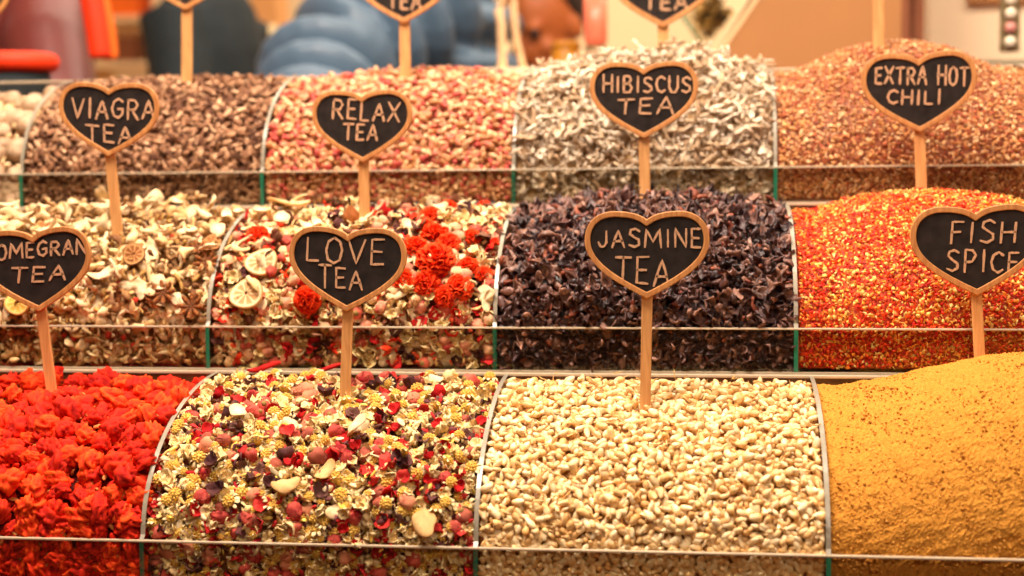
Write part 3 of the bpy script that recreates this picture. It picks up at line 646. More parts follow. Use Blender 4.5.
single('dried_fig', geo, 352, 226, 1, .022, 'small brown pear-shaped dried fig with dark stem behind the LOVE TEA sign', 'dried fruit', tilt=.1, lift=.5)

# ------------------------------------------------------------------ heart signs
def bez(p0, p1, p2, p3, n):
    t = np.linspace(0, 1, n, endpoint=False)[:, None]; p0, p1, p2, p3 = map(np.array, (p0, p1, p2, p3))
    return (1-t)**3*p0+3*(1-t)**2*t*p1+3*(1-t)*t*t*p2+t**3*p3
def heart(k=1.0):
    h = np.vstack([bez((0, 0), (.27, .14), (.5, .27), (.5, .47), 14), bez((.5, .47), (.5, .62), (.40, .705), (.26, .705), 12), bez((.26, .705), (.14, .705), (.05, .68), (0, .637), 9)])
    return np.vstack([h, [(0, .637)], np.c_[-h[:0:-1, 0], h[:0:-1, 1]]])
def inset(P, d):
    n = len(P); out = []
    for i in range(n):
        a, b, c = P[i-1], P[i], P[(i+1) % n]; e1 = (b-a)/(np.linalg.norm(b-a)+1e-9); e2 = (c-b)/(np.linalg.norm(c-b)+1e-9)
        n1 = np.array([-e1[1], e1[0]]); n2 = np.array([-e2[1], e2[0]]); nn = n1+n2; L = np.linalg.norm(nn); nn = nn/(L+1e-9); out.append(b+nn*d/max(.85, L/2))
    return np.array(out)
GLY = {
 'V': [[(0, 1), (.5, 0), (1, 1)]], 'I': [[(.5, 0), (.5, 1)]], 'A': [[(0, 0), (.25, .55), (.5, 1), (.75, .55), (1, 0)], [(.15, .38), (.85, .38)]],
 'G': [[(.95, .85), (.6, 1), (.2, .85), (.02, .5), (.2, .12), (.6, 0), (.95, .2), (.95, .48), (.55, .48)]],
 'R': [[(.08, 0), (.08, 1)], [(.08, 1), (.65, .98), (.9, .76), (.65, .52), (.08, .48)], [(.4, .48), (.95, 0)]],
 'T': [[(0, 1), (1, 1)], [(.5, 1), (.5, 0)]], 'E': [[(.95, 1), (.08, 1), (.08, 0), (.95, 0)], [(.08, .52), (.8, .52)]],
 'L': [[(.08, 1), (.08, 0), (.9, 0)]], 'X': [[(0, 1), (1, 0)], [(1, 1), (0, 0)]], 'H': [[(.05, 0), (.05, 1)], [(.95, 0), (.95, 1)], [(.05, .5), (.95, .5)]],
 'B': [[(.08, 0), (.08, 1), (.65, .98), (.82, .76), (.6, .54), (.08, .52)], [(.6, .54), (.92, .3), (.7, .03), (.08, 0)]],
 'S': [[(.92, .86), (.6, 1), (.2, .92), (.12, .7), (.45, .54), (.85, .38), (.88, .14), (.5, 0), (.06, .1)]],
 'C': [[(.95, .85), (.6, 1), (.2, .85), (.03, .5), (.2, .14), (.6, 0), (.95, .14)]], 'U': [[(.05, 1), (.05, .3), (.28, 0), (.7, 0), (.95, .3), (.95, 1)]],
 'O': [[(.5, 1), (.15, .85), (.02, .5), (.15, .14), (.5, 0), (.85, .14), (.98, .5), (.85, .85), (.5, 1)]],
 'M': [[(0, 0), (.1, 1), (.5, .3), (.9, 1), (1, 0)]], 'N': [[(.05, 0), (.05, 1), (.95, 0), (.95, 1)]], 'J': [[(.85, 1), (.85, .25), (.6, 0), (.25, .02), (.05, .3)]],
 'P': [[(.1, 0), (.1, 1), (.65, .98), (.92, .75), (.65, .48), (.1, .46)]], 'F': [[(.08, 0), (.08, 1), (.95, 1)], [(.08, .54), (.75, .54)]]}
WID = {'I': .35, ' ': .6, 'M': 1.15}
def stroke_mesh(lines, lw, y):
    """chalk strokes as slightly raised ribbons; lines: polylines in x,z"""
    V, F = [], []
    def quad(a, b, c, d):
        n = len(V)
        for p in (a, b, c, d): V.append((p[0], y, p[1]))
        for p in (a, b, c, d): V.append((p[0], y+.0006, p[1]))
        F.extend([(n, n+1, n+2, n+3), (n+7, n+6, n+5, n+4), (n, n+4, n+5, n+1), (n+1, n+5, n+6, n+2), (n+2, n+6, n+7, n+3), (n+3, n+7, n+4, n)])
    for L in lines:
        L = np.array(L, float); D = []
        for a, b in zip(L[:-1], L[1:]):
            for t in np.linspace(0, 1, 4, endpoint=False): D.append(a+(b-a)*t)
        D.append(L[-1]); D = np.array(D); T = np.gradient(D, axis=0); T /= np.linalg.norm(T, axis=1)[:, None]+1e-9; N_ = np.c_[-T[:, 1], T[:, 0]]
        wv = lw*(1+rng.normal(0, .12, len(D))); D[0] -= T[0]*lw*.6; D[-1] += T[-1]*lw*.6; wv[0] *= .75; wv[-1] *= .75
        for i in range(len(D)-1): quad(D[i]+N_[i]*wv[i], D[i+1]+N_[i+1]*wv[i+1], D[i+1]-N_[i+1]*wv[i+1], D[i]-N_[i]*wv[i])
    return V, F
def sign(label, tip, base, width, ri, rows, tilt=0.0, gone=False, yawz=0.0):
    """tip: heart point in the photo, base: foot of the stick, rows: [(text, u0, u1, v_top_left, v_bot_left, v_top_right, v_bot_right)]"""
    p, n = on_heap(base[0], base[1], ri); Y = p[1]
    tp = at(tip[0], tip[1]+1.5, Y); bp = at(base[0], base[1], Y); dd = project(tp)[2]; px = dd/F_PX; W_ = width*px
    e = empty('heart_sign', bp, label, 'sign', 'heart chalkboard signs')
    O = np.array(bp)
    t_loc = tp-O; lean = tilt
    # stick: flat slat from below the heap surface to the middle of the heart
    up = np.array([t_loc[0], t_loc[2]]); up = up/np.linalg.norm(up); sd = np.array([up[1], -up[0]]); hw = 5.4*px; a = -up*.022; b = up*(np.linalg.norm([t_loc[0], t_loc[2]])+W_*.25)
    pts = [tuple(a-sd*hw), tuple(a+sd*hw), tuple(b+sd*hw), tuple(b-sd*hw)]
    st = prism('stick', pts, 'y', .0016, .0048, [M['stick']], e, bevel=.0006)
    H = heart(); ca, sa = math.cos(lean), math.sin(lean); Rr = np.array([[ca, -sa], [sa, ca]])
    outer = (H*W_)@Rr.T+np.array([t_loc[0], t_loc[2]]); Hi = inset(H, .046); inner = (Hi*W_)@Rr.T+np.array([t_loc[0], t_loc[2]])
    Hb = inset(H, .038); back = (Hb*W_)@Rr.T+np.array([t_loc[0], t_loc[2]])
    nn = len(H); V = [(q[0], -.0022, q[1]) for q in outer]+[(q[0], -.0022, q[1]) for q in inner]+[(q[0], .0016, q[1]) for q in outer]+[(q[0], .0016, q[1]) for q in inner]
    F = []
    for i in range(nn):
        j = (i+1) % nn; F += [(i, j, nn+j, nn+i), (2*nn+i, 3*nn+i, 3*nn+j, 2*nn+j), (i, 2*nn+i, 2*nn+j, j), (nn+i, nn+j, 3*nn+j, 3*nn+i)]
    me = bpy.data.meshes.new('frame'); me.from_pydata(V, [], F); me.materials.append(M['rim']); me.update(); bm_fix(me); fr = link('frame', me, e); fr['label'] = 'pale wooden heart-shaped rim'
    bv = fr.modifiers.new('bevel', 'BEVEL'); bv.width = .0007; bv.segments = 2; bv.limit_method = 'ANGLE'
    bd = prism('chalkboard', [tuple(q) for q in back], 'y', -.0010, .0014, [M['board']], e); bd['label'] = 'black heart-shaped chalkboard'
    for text, u0, u1, ta, ba, tb, bb in rows:
        ws = [WID.get(c, .85 if c not in 'EFLJ' else .7) for c in text]; gap = .3; tot = sum(ws)+gap*(len(ws)-1); x = 0; L = []
        sl = rng.uniform(-.03, .1)
        for c, w_ in zip(text, ws):
            sc = rng.uniform(.92, 1.08); dz = rng.uniform(-.05, .05)
            for poly in GLY.get(c, []):
                out = []
                for gx, gy in poly:
                    fx = (x+(gx if c != 'I' else .5)*w_*1.0+gy*sl)/tot; u = u0+(u1-u0)*fx; top_ = ta+(tb-ta)*fx; bot = ba+(bb-ba)*fx
                    v = bot+(top_-bot)*(gy*sc+dz+rng.uniform(-.02, .02)); q = at(u, v, Y-.001)-O; out.append((q[0], q[2]))
                L.append(out)
            x += w_+gap
        V, F = stroke_mesh(L, 1.12*px, -.0017); me = bpy.data.meshes.new('lettering'); me.from_pydata(V, [], F); me.materials.append(M['chalk']); me.update()
        link('lettering', me, bd)
    return e
# top tier signs (tops cut by the frame)
sign('heart sign cut by the left edge, planted in the round dried fruit', (-40, 40), (-38, 92), 114, 2, [], 0)
sign('heart sign at top left, its tip just in frame, planted in the brown bark chips', (186, 9), (186, 86), 108, 2, [('TEA', 160, 212, -20, -6, -20, -6)])
sign('heart sign at top in front of the blue puffer jacket', (404, 22), (405, 81), 104, 2, [('TEA', 388, 421, -7, 8, -6, 9)])
sign('heart sign at top planted in the white root shreds', (663, 26), (663, 56), 106, 2, [('TEA', 644, 687, -5, 9, -6, 9)])
sign('heart sign of which only the stick shows, planted in the rust-brown flakes', (879, -14), (879, 50), 108, 2, [])
sign('heart sign in the middle tier herbs whose first word begins with V', (109, 155), (117, 240), 104, 1, [('VIAGRA', 72, 154, 98, 117, 101, 120), ('TEA', 86, 132, 123, 140, 128, 144)], R(-2))
sign('heart sign reading RELAX TEA', (363, 161), (364, 224), 102, 1, [('RELAX', 332, 399, 100, 119, 103, 121), ('TEA', 343, 377, 124, 140, 125, 140)])
sign('heart sign reading HIBISCUS TEA', (644, 137), (645, 203), 108, 1, [('HIBISCUS', 603, 691, 76, 92, 78, 93), ('TEA', 617, 673, 100, 114, 97, 114)])
sign('heart sign reading EXTRA HOT CHILI', (920, 131), (922, 190), 113, 1, [('EXTRA HOT', 875, 968, 68, 84, 67, 86), ('CHILI', 887, 941, 90, 104, 91, 104)], R(2))
sign('heart sign reading POMEGRAN TEA, cut by the left edge', (40, 310), (51, 398), 118, 0, [('POMEGRAN', -16, 86, 246, 261, 239, 253), ('TEA', 11, 65, 267, 283, 266, 280)], R(3.5))
sign('heart sign reading LOVE TEA', (347, 310), (344, 402), 120, 0, [('LOVE', 306, 384, 237, 261, 239, 264), ('TEA', 319, 362, 266, 287, 270, 289)], R(-2))
sign('heart sign reading JASMINE TEA', (647, 297), (645, 413), 124, 0, [('JASMINE', 598, 701, 230, 247, 229, 248), ('TEA', 615, 669, 258, 281, 258, 286)])
sign('heart sign reading FISH SPICE, near the right edge', (977, 294), (980, 352), 128, 0, [('FISH', 950, 1015, 222, 244, 221, 242), ('SPICE', 946, 1018, 251, 272, 251, 272)], R(2))
#BACKGROUND
# ------------------------------------------------------------------ the market hall
def shell(name, b, mat):
    o = boxes(name, [b], [mat]); o['kind'] = 'structure'; return o
M['plaster'] = plain('warm_plaster', (242, 214, 172), 0.9, 3, 0.06); M['plaster2'] = plain('tan_plaster', (150, 110, 78), 0.9, 3, 0.08)
M['floor'] = wood('floor_boards', (92, 62, 40), (124, 86, 58), .4, 'Y'); M['ceil'] = plain('ceiling_paint', (226, 206, 180), 0.9, 3, 0.05)
shell('floor', (-3.6, 3.6, -1.6, 6.6, -.05, 0), M['floor']); shell('ceiling', (-3.6, 3.6, -1.6, 6.6, 3.1, 3.15), M['ceil'])
shell('wall_back', (-3.6, 3.6, 6.6, 6.7, 0, 3.1), M['plaster']); shell('wall_left', (-3.7, -3.6, -1.6, 6.6, 0, 3.1), M['plaster'])
shell('wall_right', (3.6, 3.7, -1.6, 6.6, 0, 3.1), M['plaster']); shell('wall_front', (-3.6, 3.6, -1.7, -1.6, 0, 3.1), M['plaster2'])
shell('baseboard_back', (-3.6, 3.6, 6.57, 6.6, 0, .1), M['counter'])

def Bm(u0, u1, v0, v1, Y, dep):
    """box seen between two pixel columns and rows at distance Y"""
    a, b = at(u0, v1, Y), at(u1, v0, Y); return (a[0], b[0], Y, Y+dep, a[2], b[2])
def tb(P, r, seg=14, flat=1.0): v, f, c = tube(P, r, seg, flat); return v, f
def lat(c, rx, ry, zs):
    """stack of ellipse rings -> closed body; c: list of centres (x, y)"""
    V = []; n = 24
    for (cx, cy), a, b, z in zip(c, rx, ry, zs):
        for k in range(n):
            q = 2*math.pi*k/n; V.append((cx+a*math.cos(q), cy+b*math.sin(q), z))
    F = [];
    for i in range(len(zs)-1):
        for k in range(n): F.append((i*n+k, i*n+(k+1) % n, (i+1)*n+(k+1) % n, (i+1)*n+k))
    F.append(tuple(range(n-1, -1, -1))); F.append(tuple(range((len(zs)-1)*n, len(zs)*n)))
    return np.array(V), tris(F)
def fused(name, shapes, mat, parent, voxel=.008, smooth=4):
    V, F, n = [], [], 0
    for v, f in shapes: V.append(v); F.append(f+n); n += len(v)
    o = link(name, mesh_np(name, np.vstack(V), np.vstack(F), mats=[mat]), parent)
    rm = o.modifiers.new('remesh', 'REMESH'); rm.mode = 'VOXEL'; rm.voxel_size = voxel; rm.use_smooth_shade = True
    sm = o.modifiers.new('smooth', 'SMOOTH'); sm.iterations = smooth; sm.factor = .5
    return o
def head_shapes(c, s=1.0, yaw=0.0, pitch=0.0, neck=None):
    """skull, jaw, nose, lips, ears as overlapping forms that fuse to one surface; facing -y before yaw"""
    Rm = rot('Z', yaw)@rot('X', pitch); out = []
    def add(el, off, nu=20, nv=14, r=None):
        V, F = sphere(nu, nv); V = V*np.array(el)
        if r is not None: V = V@r.T
        out.append((((V+np.array(off))*s)@Rm.T+np.array(c), F))
    add((.076, .094, .098), (0, .012, .035)); add((.060, .070, .075), (0, -.018, -.035)); add((.034, .026, .026), (0, -.068, -.088))
    add((.014, .022, .026), (0, -.096, -.006), 10, 8); add((.018, .014, .011), (0, -.105, -.024), 10, 8)
    add((.026, .011, .0065), (0, -.083, -.050), 12, 8); add((.023, .011, .007), (0, -.081, -.062), 12, 8)
    for sx in (-1, 1):
        add((.010, .020, .031), (sx*.077, .010, -.005), 10, 8); add((.026, .012, .007), (sx*.032, -.078, .032), 10, 8); add((.022, .016, .02), (sx*.04, -.062, -.02), 10, 8)
    return out, Rm
def eyes(parent, c, Rm, s, M_eye):
    for sx in (-1, 1):
        V, F = sphere(12, 9); link('eye', mesh_np('eye', ((V*np.array([.0135, .012, .010])+np.array([sx*.032, -.0765, .018]))*s)@Rm.T+np.array(c), F, mats=[M_eye]), parent)
def hand_shapes(w_, d, up=(0, 0, 1), s=1.0, side=1):
    """palm, four curled fingers of unequal length and a thumb leaving the side; w_: wrist, d: pointing direction"""
    w_ = np.array(w_, float); d = np.array(d, float); d /= np.linalg.norm(d); sd = np.cross(d, up); sd /= np.linalg.norm(sd); n = np.cross(sd, d)
    out = [tb([w_-d*.02, w_, w_+d*.045*s, w_+d*.085*s], [.024*s, .026*s, .036*s, .034*s], 12, .45)]
    for i, L in enumerate((.066, .076, .070, .054)):
        b = w_+d*.082*s+sd*side*(i-1.5)*.0185*s; out.append(tb([b-d*.012, b+d*L*.4*s, b+d*L*.72*s-n*.012*s, b+d*L*.9*s-n*.032*s], [.0088*s, .0085*s, .0078*s, .006*s], 8))
    b = w_+d*.025*s-sd*side*.026*s; out.append(tb([b, b+(d*.4-sd*side*.75)*.035*s, b+(d*.85-sd*side*.75)*.06*s, b+(d*1.1-sd*side*.6)*.078*s], [.0125*s, .0115*s, .010*s, .007*s], 8))
    return out
M['skin_a'] = plain('skin_brown', (176, 94, 46), .5, 30, .08); M['skin_b'] = plain('skin_light', (226, 168, 128), .5, 30, .06)
M['eye'] = plain('eye', (52, 34, 26), .2, 40, .1); M['hair'] = plain('dark_hair', (44, 30, 24), .6, 90, .3); M['lip'] = plain('lip', (160, 66, 50), .5, 40, .1)

def person(name_loc, label, H, yaw, skin, trouser, top, top_name, arms, lean=(0, 0), hair=True, quilt=0.0, top_r=1.0, head_yaw=0.0, head_pitch=0.0, head_off=(0, 0, 0), extra=None, torso_w=1.0):
    """standing figure of height H; arms: [(shoulder side, elbow, wrist, direction)] in body space, front is -y"""
    e = empty('person', name_loc, label, 'person'); e.rotation_euler = (0, 0, yaw); k = H/1.72
    sh = np.array([lean[0], lean[1], 1.40])*k; pel = np.array([0, 0, .92])*k; body = []
    zs = np.linspace(.86, 1.44, 9)*k; f = (zs/k-.86)/.58; cx = [(lean[0]*k*q, lean[1]*k*q) for q in f]
    rx = np.interp(f, [0, .15, .4, .75, .92, 1], [.165, .165, .135, .17, .165, .07])*k*torso_w; ry = np.interp(f, [0, .15, .4, .75, .92, 1], [.11, .12, .10, .115, .09, .06])*k
    body.append(lat(cx, rx, ry, zs))
    for sx in (-1, 1):
        body.append(tb([(sx*.09*k, 0, .92*k), (sx*.1*k, -.01, .5*k), (sx*.1*k, .015, .1*k), (sx*.1*k, .0, .06*k)], np.array([.095, .06, .042, .04])*k))
        body.append(tb([(sx*.1*k, .05*k, .045*k), (sx*.1*k, -.08*k, .035*k), (sx*.105*k, -.17*k, .03*k)], np.array([.04, .042, .03])*k, 10))
    hc = sh+np.array([0, -.01, .19])*k+np.array(head_off); body.append(tb([sh+np.array([0, 0, -.03]), (sh+hc)/2+np.array([0, .01, 0]), hc+np.array([0, .01, -.02])], [.06*k, .055*k, .05*k]))
    hs, Rh = head_shapes(hc, k, head_yaw, head_pitch); body += hs; sleeves = []
    for sx, el, wr, dr in arms:
        s0 = sh+np.array([sx*.17*k*torso_w, 0, -.02*k]); P = [s0, np.array(el), np.array(wr)]
        body.append(tb([P[0], (P[0]+P[1])/2, P[1], (P[1]+P[2])/2, P[2]], np.array([.05, .045, .038, .036, .026])*k)); body += hand_shapes(wr, dr, s=k, side=sx); sleeves.append(P)
    b = fused('body', body, skin, e, .0075, 3)
    # clothing
    n = 60 if quilt else 14; zt_ = np.linspace(.84, 1.45, n)*k; f = (zt_/k-.86)/.58; f = np.clip(f, 0, 1); cx = [(lean[0]*k*q, lean[1]*k*q) for q in f]; pad = (.022+.03*(quilt > 0))*k*top_r
    g = (np.abs(np.sin(zt_*math.pi/.085))**.55-.7)*quilt if quilt else 0*zt_
    rx = np.interp(f, [0, .15, .4, .75, .92, 1], [.17, .17, .15, .175, .16, .075])*k*torso_w+pad+g; ry = np.interp(f, [0, .15, .4, .75, .92, 1], [.115, .125, .11, .12, .10, .07])*k+pad+g
    js = [lat(cx, rx, ry, zt_)]
    for P in sleeves:
        L = []; rr = []
        for a, c, r0, r1 in ((P[0], P[1], .062, .056), (P[1], P[2], .056, .044)):
            for q in np.linspace(0, 1, 24, endpoint=False):
                if c is P[2] and q > .9: continue
                L.append(a+(c-a)*q); rr.append((r0+(r1-r0)*q)*k+pad*.7)
        L = np.array(L); d = np.r_[0, np.cumsum(np.linalg.norm(np.diff(L, axis=0), axis=1))]; rr = np.array(rr)
        if quilt: rr = rr+(np.abs(np.sin(d*math.pi/.072))**.55-.7)*quilt*.8
        js.append(tb(L, rr, 18))
    j = fused(top_name, js, top, e, .007, 2); 
    lg = []
    for sx in (-1, 1): lg.append(tb([(sx*.09*k, 0, .95*k), (sx*.1*k, -.01, .5*k), (sx*.1*k, .015, .1*k)], np.array([.115, .08, .065])*k))
    lg.append(lat([(0, 0)]*3, [.17*k, .175*k, .16*k], [.12*k, .125*k, .11*k], [.86*k, .92*k, .98*k])); fused('trousers', lg, trouser, e, .012, 2)
    for sx in (-1, 1): fused('shoe', [tb([(sx*.1*k, .06*k, .05*k), (sx*.1*k, -.08*k, .045*k), (sx*.105*k, -.19*k, .038*k)], np.array([.045, .05, .037])*k, 12)], M['hair'], e, .008, 1)
    if hair:
        V, F = sphere(20, 14); V = V*np.array([.086, .1, .1]); V[:, 1] = np.maximum(V[:, 1], -.07-.3*np.clip(V[:, 2]-.03, -.1, .1)); V[:, 2] = np.where(V[:, 1] < -.02, np.maximum(V[:, 2], .045), V[:, 2])
        fused('hair', [(((V+np.array([0, .022, .045]))*k)@Rh.T+hc, F)], M['hair'], e, .006, 2)
    eyes(e, hc, Rh, k, M['eye'])
    return e, hc, Rh, k
M['puffer'] = plain('puffer_nylon', (84, 108, 130), .42, 14, .06, spec=.5); M['denim'] = plain('dark_denim', (52, 60, 80), .8, 200, .15)
M['mauve'] = plain('mauve_satin', (112, 50, 46), .40, 9, .14, spec=.6); M['black'] = plain('charcoal_cloth', (36, 44, 48), .8, 24, .2)
M['cream'] = plain('cream_cloth', (236, 206, 166), .8, 40, .06); M['red'] = plain('red_orange_cloth', (246, 56, 6), .6, 30, .1); M['orange'] = plain('orange_cloth', (252, 110, 20), .6, 30, .08)
def flat_at(u, v, Y): p = at(u, v, Y); return p
# blue puffer jacket, near arm bent out over the rack
def wpos(u, Y): return np.array([at(u, 100, Y)[0], Y, 0.0])
def to_local(e, p):
    q = Vector(p)-e.location; q.rotate(Matrix.Rotation(-e.rotation_euler.z, 3, 'Z')); return np.array(q)
class Stub: pass
def loc_of(loc, yaw, p):
    q = Vector(p)-Vector(loc); q.rotate(Matrix.Rotation(-yaw, 3, 'Z')); return np.array(q)
L0 = wpos(420, 2.86); yw = R(-66)
el = loc_of(L0, yw, at(326, 68, 2.50)); wr = loc_of(L0, yw, np.array([at(300, 100, 2.25)[0], 2.26, 1.05]))
el2 = loc_of(L0, yw, np.array([at(345, 80, 2.95)[0], 2.95, 1.10])); wr2 = loc_of(L0, yw, np.array([at(320, 100, 2.72)[0], 2.72, 0.98]))
person(L0, 'person in a blue-grey quilted puffer jacket standing behind the top rack', 1.70, yw, M['skin_b'], M['denim'], M['puffer'], 'puffer_jacket',
       [(1, el, wr, (-.5, -.6, -.4)), (-1, el2, wr2, (-.3, -1, -.2))], quilt=.085, torso_w=1.0, top_r=1.1)
# dark jacket, standing further back
L1 = wpos(208, 3.4); yw = R(70)
e1, hc, Rh, k = person(L1, 'person in a charcoal jacket standing behind the brown bark chips', 1.74, yw, M['skin_b'], M['denim'], M['black'], 'jacket',
       [(-1, loc_of(L1, yw, L1+np.array([.02, -.17, 1.12])), loc_of(L1, yw, L1+np.array([-.04, -.24, .95])), (-.1, -.6, -.8)), (1, loc_of(L1, yw, L1+np.array([.0, .2, 1.12])), loc_of(L1, yw, L1+np.array([-.05, .22, .92])), (-.1, -.3, -1))], torso_w=.7, top_r=.6)
# mauve jacket at the left edge
L2 = wpos(-42, 2.42); yw = R(20)
e2, hc, Rh, k = person(L2, 'person in a mauve jacket with a red and orange scarf at the left edge', 1.72, yw, M['skin_b'], M['denim'], M['mauve'], 'satin_jacket',
       [(1, loc_of(L2, yw, at(48, 48, 2.34)), loc_of(L2, yw, np.array([at(62, 100, 2.24)[0], 2.24, 1.07])), (-.3, -1, -.3)), (-1, loc_of(L2, yw, at(-95, 60, 2.40)), loc_of(L2, yw, np.array([at(-70, 100, 2.2)[0], 2.2, 1.05])), (0, -1, -.2))], torso_w=.9, quilt=0)
for nm, mt, us in (('scarf', M['red'], [(80, -70), (86, -30), (92, 0), (97, 30), (101, 58)]), ('scarf_lining', M['orange'], [(90, -70), (95, -30), (100, 0), (106, 30), (110, 60)])):
    pts = [loc_of(L2, yw, at(u, v, 2.22 if nm == 'scarf' else 2.24)) for u, v in us]
    fused(nm, [tb(pts, [.018, .02, .018, .018, .017] if nm == 'scarf' else [.014, .016, .014, .015, .014], 12)], mt, e2, .004, 2)
# leaning customer with a brown face
L3 = wpos(552, 3.18); yw = R(6); Hh = 1.46
e3, hc, Rh, k = person(L3, 'person in a cream coat bending over the goods behind the white shreds', 1.52, yw, M['skin_a'], M['denim'], M['cream'], 'coat',
       [(-1, (-.26, -.12, 1.02), (-.20, -.32, .95), (.3, -1, 0)), (1, (.25, -.05, 1.0), (.2, -.25, .9), (0, -1, -.1))], lean=(0, -.14), head_yaw=R(-42), head_pitch=R(26), head_off=(-.01, -.05, -.085), torso_w=.85)
V, F = sphere(14, 8); o = link('lips', mesh_np('lips', ((V*np.array([.024, .012, .010])+np.array([0, -.083, -.056]))*k)@Rh.T+hc, F, mats=[M['lip']]), e3)

# ---- furniture and goods behind the racks
o = boxes('back_counter', [(at(496, 100, 2.15)[0], 1.5, 2.12, 2.64, 0, 1.06), (at(496, 100, 2.15)[0]-.02, 1.52, 2.10, 2.66, 1.06, 1.10)], [M['counter']], bevel=.004); tag(o, 'brown wooden service counter behind the glass racks at right', 'counter')
o = boxes('side_stand', [(-1.35, at(58, 100, 2.0)[0], 1.86, 2.06, .0, 1.06), (-1.37, at(58, 100, 2.0)[0]+.02, 1.84, 2.08, 1.06, 1.09)], [M['counter']], bevel=.004); tag(o, 'wooden stand at the left carrying the orange-rimmed grey bag', 'stand')
# grey bag with rolled orange rim
a = at(-40, 70, 1.96); b = at(50, 64, 1.96); zt_ = at(20, 69, 1.96)[2]; e = empty('shopping_bag', ((a[0]+b[0])/2, 1.96, 1.09), 'grey bag with a rolled red-orange rim at the far left', 'bag'); O = np.array(e.location)
cx = (b[0]-a[0])/2
V, F = lat([(0, 0)]*4, [cx*.93, cx*.97, cx*.98, cx*.94], [.05, .055, .052, .045], [0.002, .03, (zt_-1.09)*.7, zt_-1.09]); fused('bag_body', [(V, F)], M['black'], e, .005, 2)
th_ = np.linspace(0, 2*math.pi, 40); P = np.c_[cx*.95*np.cos(th_), .045*np.sin(th_), 0*th_+zt_-1.09+.008]; v, f = tb(P, [.0135]*40, 12); fused('rolled_rim', [(v, f)], M['red'], e, .003, 2)
# brown board cabinet
Y = 2.2; M['kraft'] = plain('brown_board', (170, 116, 68), .75, 8, .04); M['kraft2'] = plain('dark_board', (130, 72, 40), .6, 8, .08); M['pale_edge'] = plain('cut_board_edge', (232, 190, 140), .8, 30, .05)
zb = 1.10; P0 = at(780, -34, Y); P1 = at(712, 66, Y); sl = (P1[0]-P0[0])/(P1[2]-P0[2]); xb_ = P1[0]+(zb-P1[2])*sl; xt_ = P0[0]+(1.62-P0[2])*sl; xr = at(902, 30, Y)[0]
e = empty('tasting_cabinet', ((xb_+xr)/2, Y, zb), 'tan board cabinet with a slanting left edge behind the rust-brown flakes', 'cabinet'); O = np.array(e.location)
o = prism('front_board', [(xb_-O[0], 0), (xr-O[0], 0), (xr-O[0], .52), (xt_-O[0], .52)], 'y', 0, .012, [M['kraft'], M['pale_edge']], e, mi=lambda i: 1 if i == 3 else 0); 
o = prism('edge_strip', [(xb_-O[0]-.006, 0), (xb_-O[0]+.002, 0), (xt_-O[0]+.002, .52), (xt_-O[0]-.006, .52)], 'y', -.002, .014, [M['pale_edge']], e)
xr2 = at(926, 30, Y)[0]
boxes('side_panel', [(xr-O[0]+.001, xr2-O[0], .02, .30, 0, .52)], [M['kraft2']], e, .002); boxes('back_board', [(xt_-O[0], xr-O[0], .26, .27, 0, .52)], [M['kraft']], e); boxes('corner_post', [(xr-O[0]-.001, xr-O[0]+.010, -.001, .02, 0, .52)], [M['kraft2']], e, .001)
# cream cabinet further right
Y = 2.5; a = at(927, 63, Y); e = empty('cream_cabinet', ((a[0]+1.35)/2, Y, 1.10), 'cream white cabinet on a grey-green plinth at upper right', 'cabinet'); O = np.array(e.location)
M['cream_paint'] = plain('cream_paint', (248, 222, 186), .6, 4, .03); M['sage'] = plain('grey_green_plinth', (120, 116, 92), .5, 10, .08)
boxes('cabinet_body', [(a[0]-O[0], 1.35-O[0], 0, .13, a[2]-1.10, .62)], [M['cream_paint']], e, .004); boxes('plinth', [(a[0]-O[0]-.01, 1.36-O[0], -.01, .14, 0, a[2]-1.10)], [M['sage']], e, .003)
zz = at(960, 5, Y)[2]-1.10; boxes('shelf_trim', [(a[0]-O[0]+.06, 1.34-O[0], -.012, 0, zz, zz+.05)], [M['kraft']], e, .002)
# hanging strip of glass baubles
Y = 2.05; c = at(1010, 26, Y); b_ = at(1010, 52, Y); px = Y/F_PX*1.03; e = empty('ornament_strip', (c[0], Y, b_[2]), 'silvery strip of glass baubles hanging at the upper right edge', 'ornament'); hgt = 1.75-b_[2]
M['silver'] = plain('tarnished_silver', (150, 132, 96), .3, 60, .3, metal=.7); M['bauble'] = plain('pearly_glass', (236, 222, 196), .12, 60, .1, spec=.8); M['pinkb'] = plain('pink_glass', (204, 130, 120), .15, 60, .1, spec=.8)
boxes('backing', [(-9*px, 9*px, 0, .004, 0, hgt)], [M['silver']], e, .001)
for i in range(9):
    V, F = sphere(14, 10); link('bauble', mesh_np('bauble', V*np.array([5.4*px, .006, 5.4*px])+np.array([0, -.005, (9+i*13)*px]), F, mats=[M['pinkb' if i == 1 else 'bauble']]), e)
v, f = tb([(0, .002, hgt), (0, .002, 3.08-b_[2])], [.0012, .0012], 6); link('string', mesh_np('string', v, f, mats=[M['silver']]), e)
# small goods on the back counter
def lathe(name, prof, mat, parent, n=28):
    V = [(r_*math.cos(2*math.pi*k/n), r_*math.sin(2*math.pi*k/n), z) for r_, z in prof for k in range(n)]; F = []
    for i in range(len(prof)-1):
        for k in range(n): F.append((i*n+k, i*n+(k+1) % n, (i+1)*n+(k+1) % n, (i+1)*n+k))
    F.append(tuple(range(n-1, -1, -1))); F.append(tuple(range((len(prof)-1)*n, len(prof)*n)))
    me = bpy.data.meshes.new(name); me.from_pydata(V, [], F); me.materials.append(mat); me.update(); bm_fix(me)
    for p in me.polygons: p.use_smooth = len(p.vertices) == 4
    return link(name, me, parent)
Y = 2.45; px = Y/F_PX*1.01
M['tin'] = plain('mustard_tin', (190, 126, 30), .4, 20, .1); M['coral'] = plain('coral_glass', (240, 122, 92), .25, 20, .06); M['jar'] = plain('frosted_glass', (196, 186, 160), .3, 20, .06)
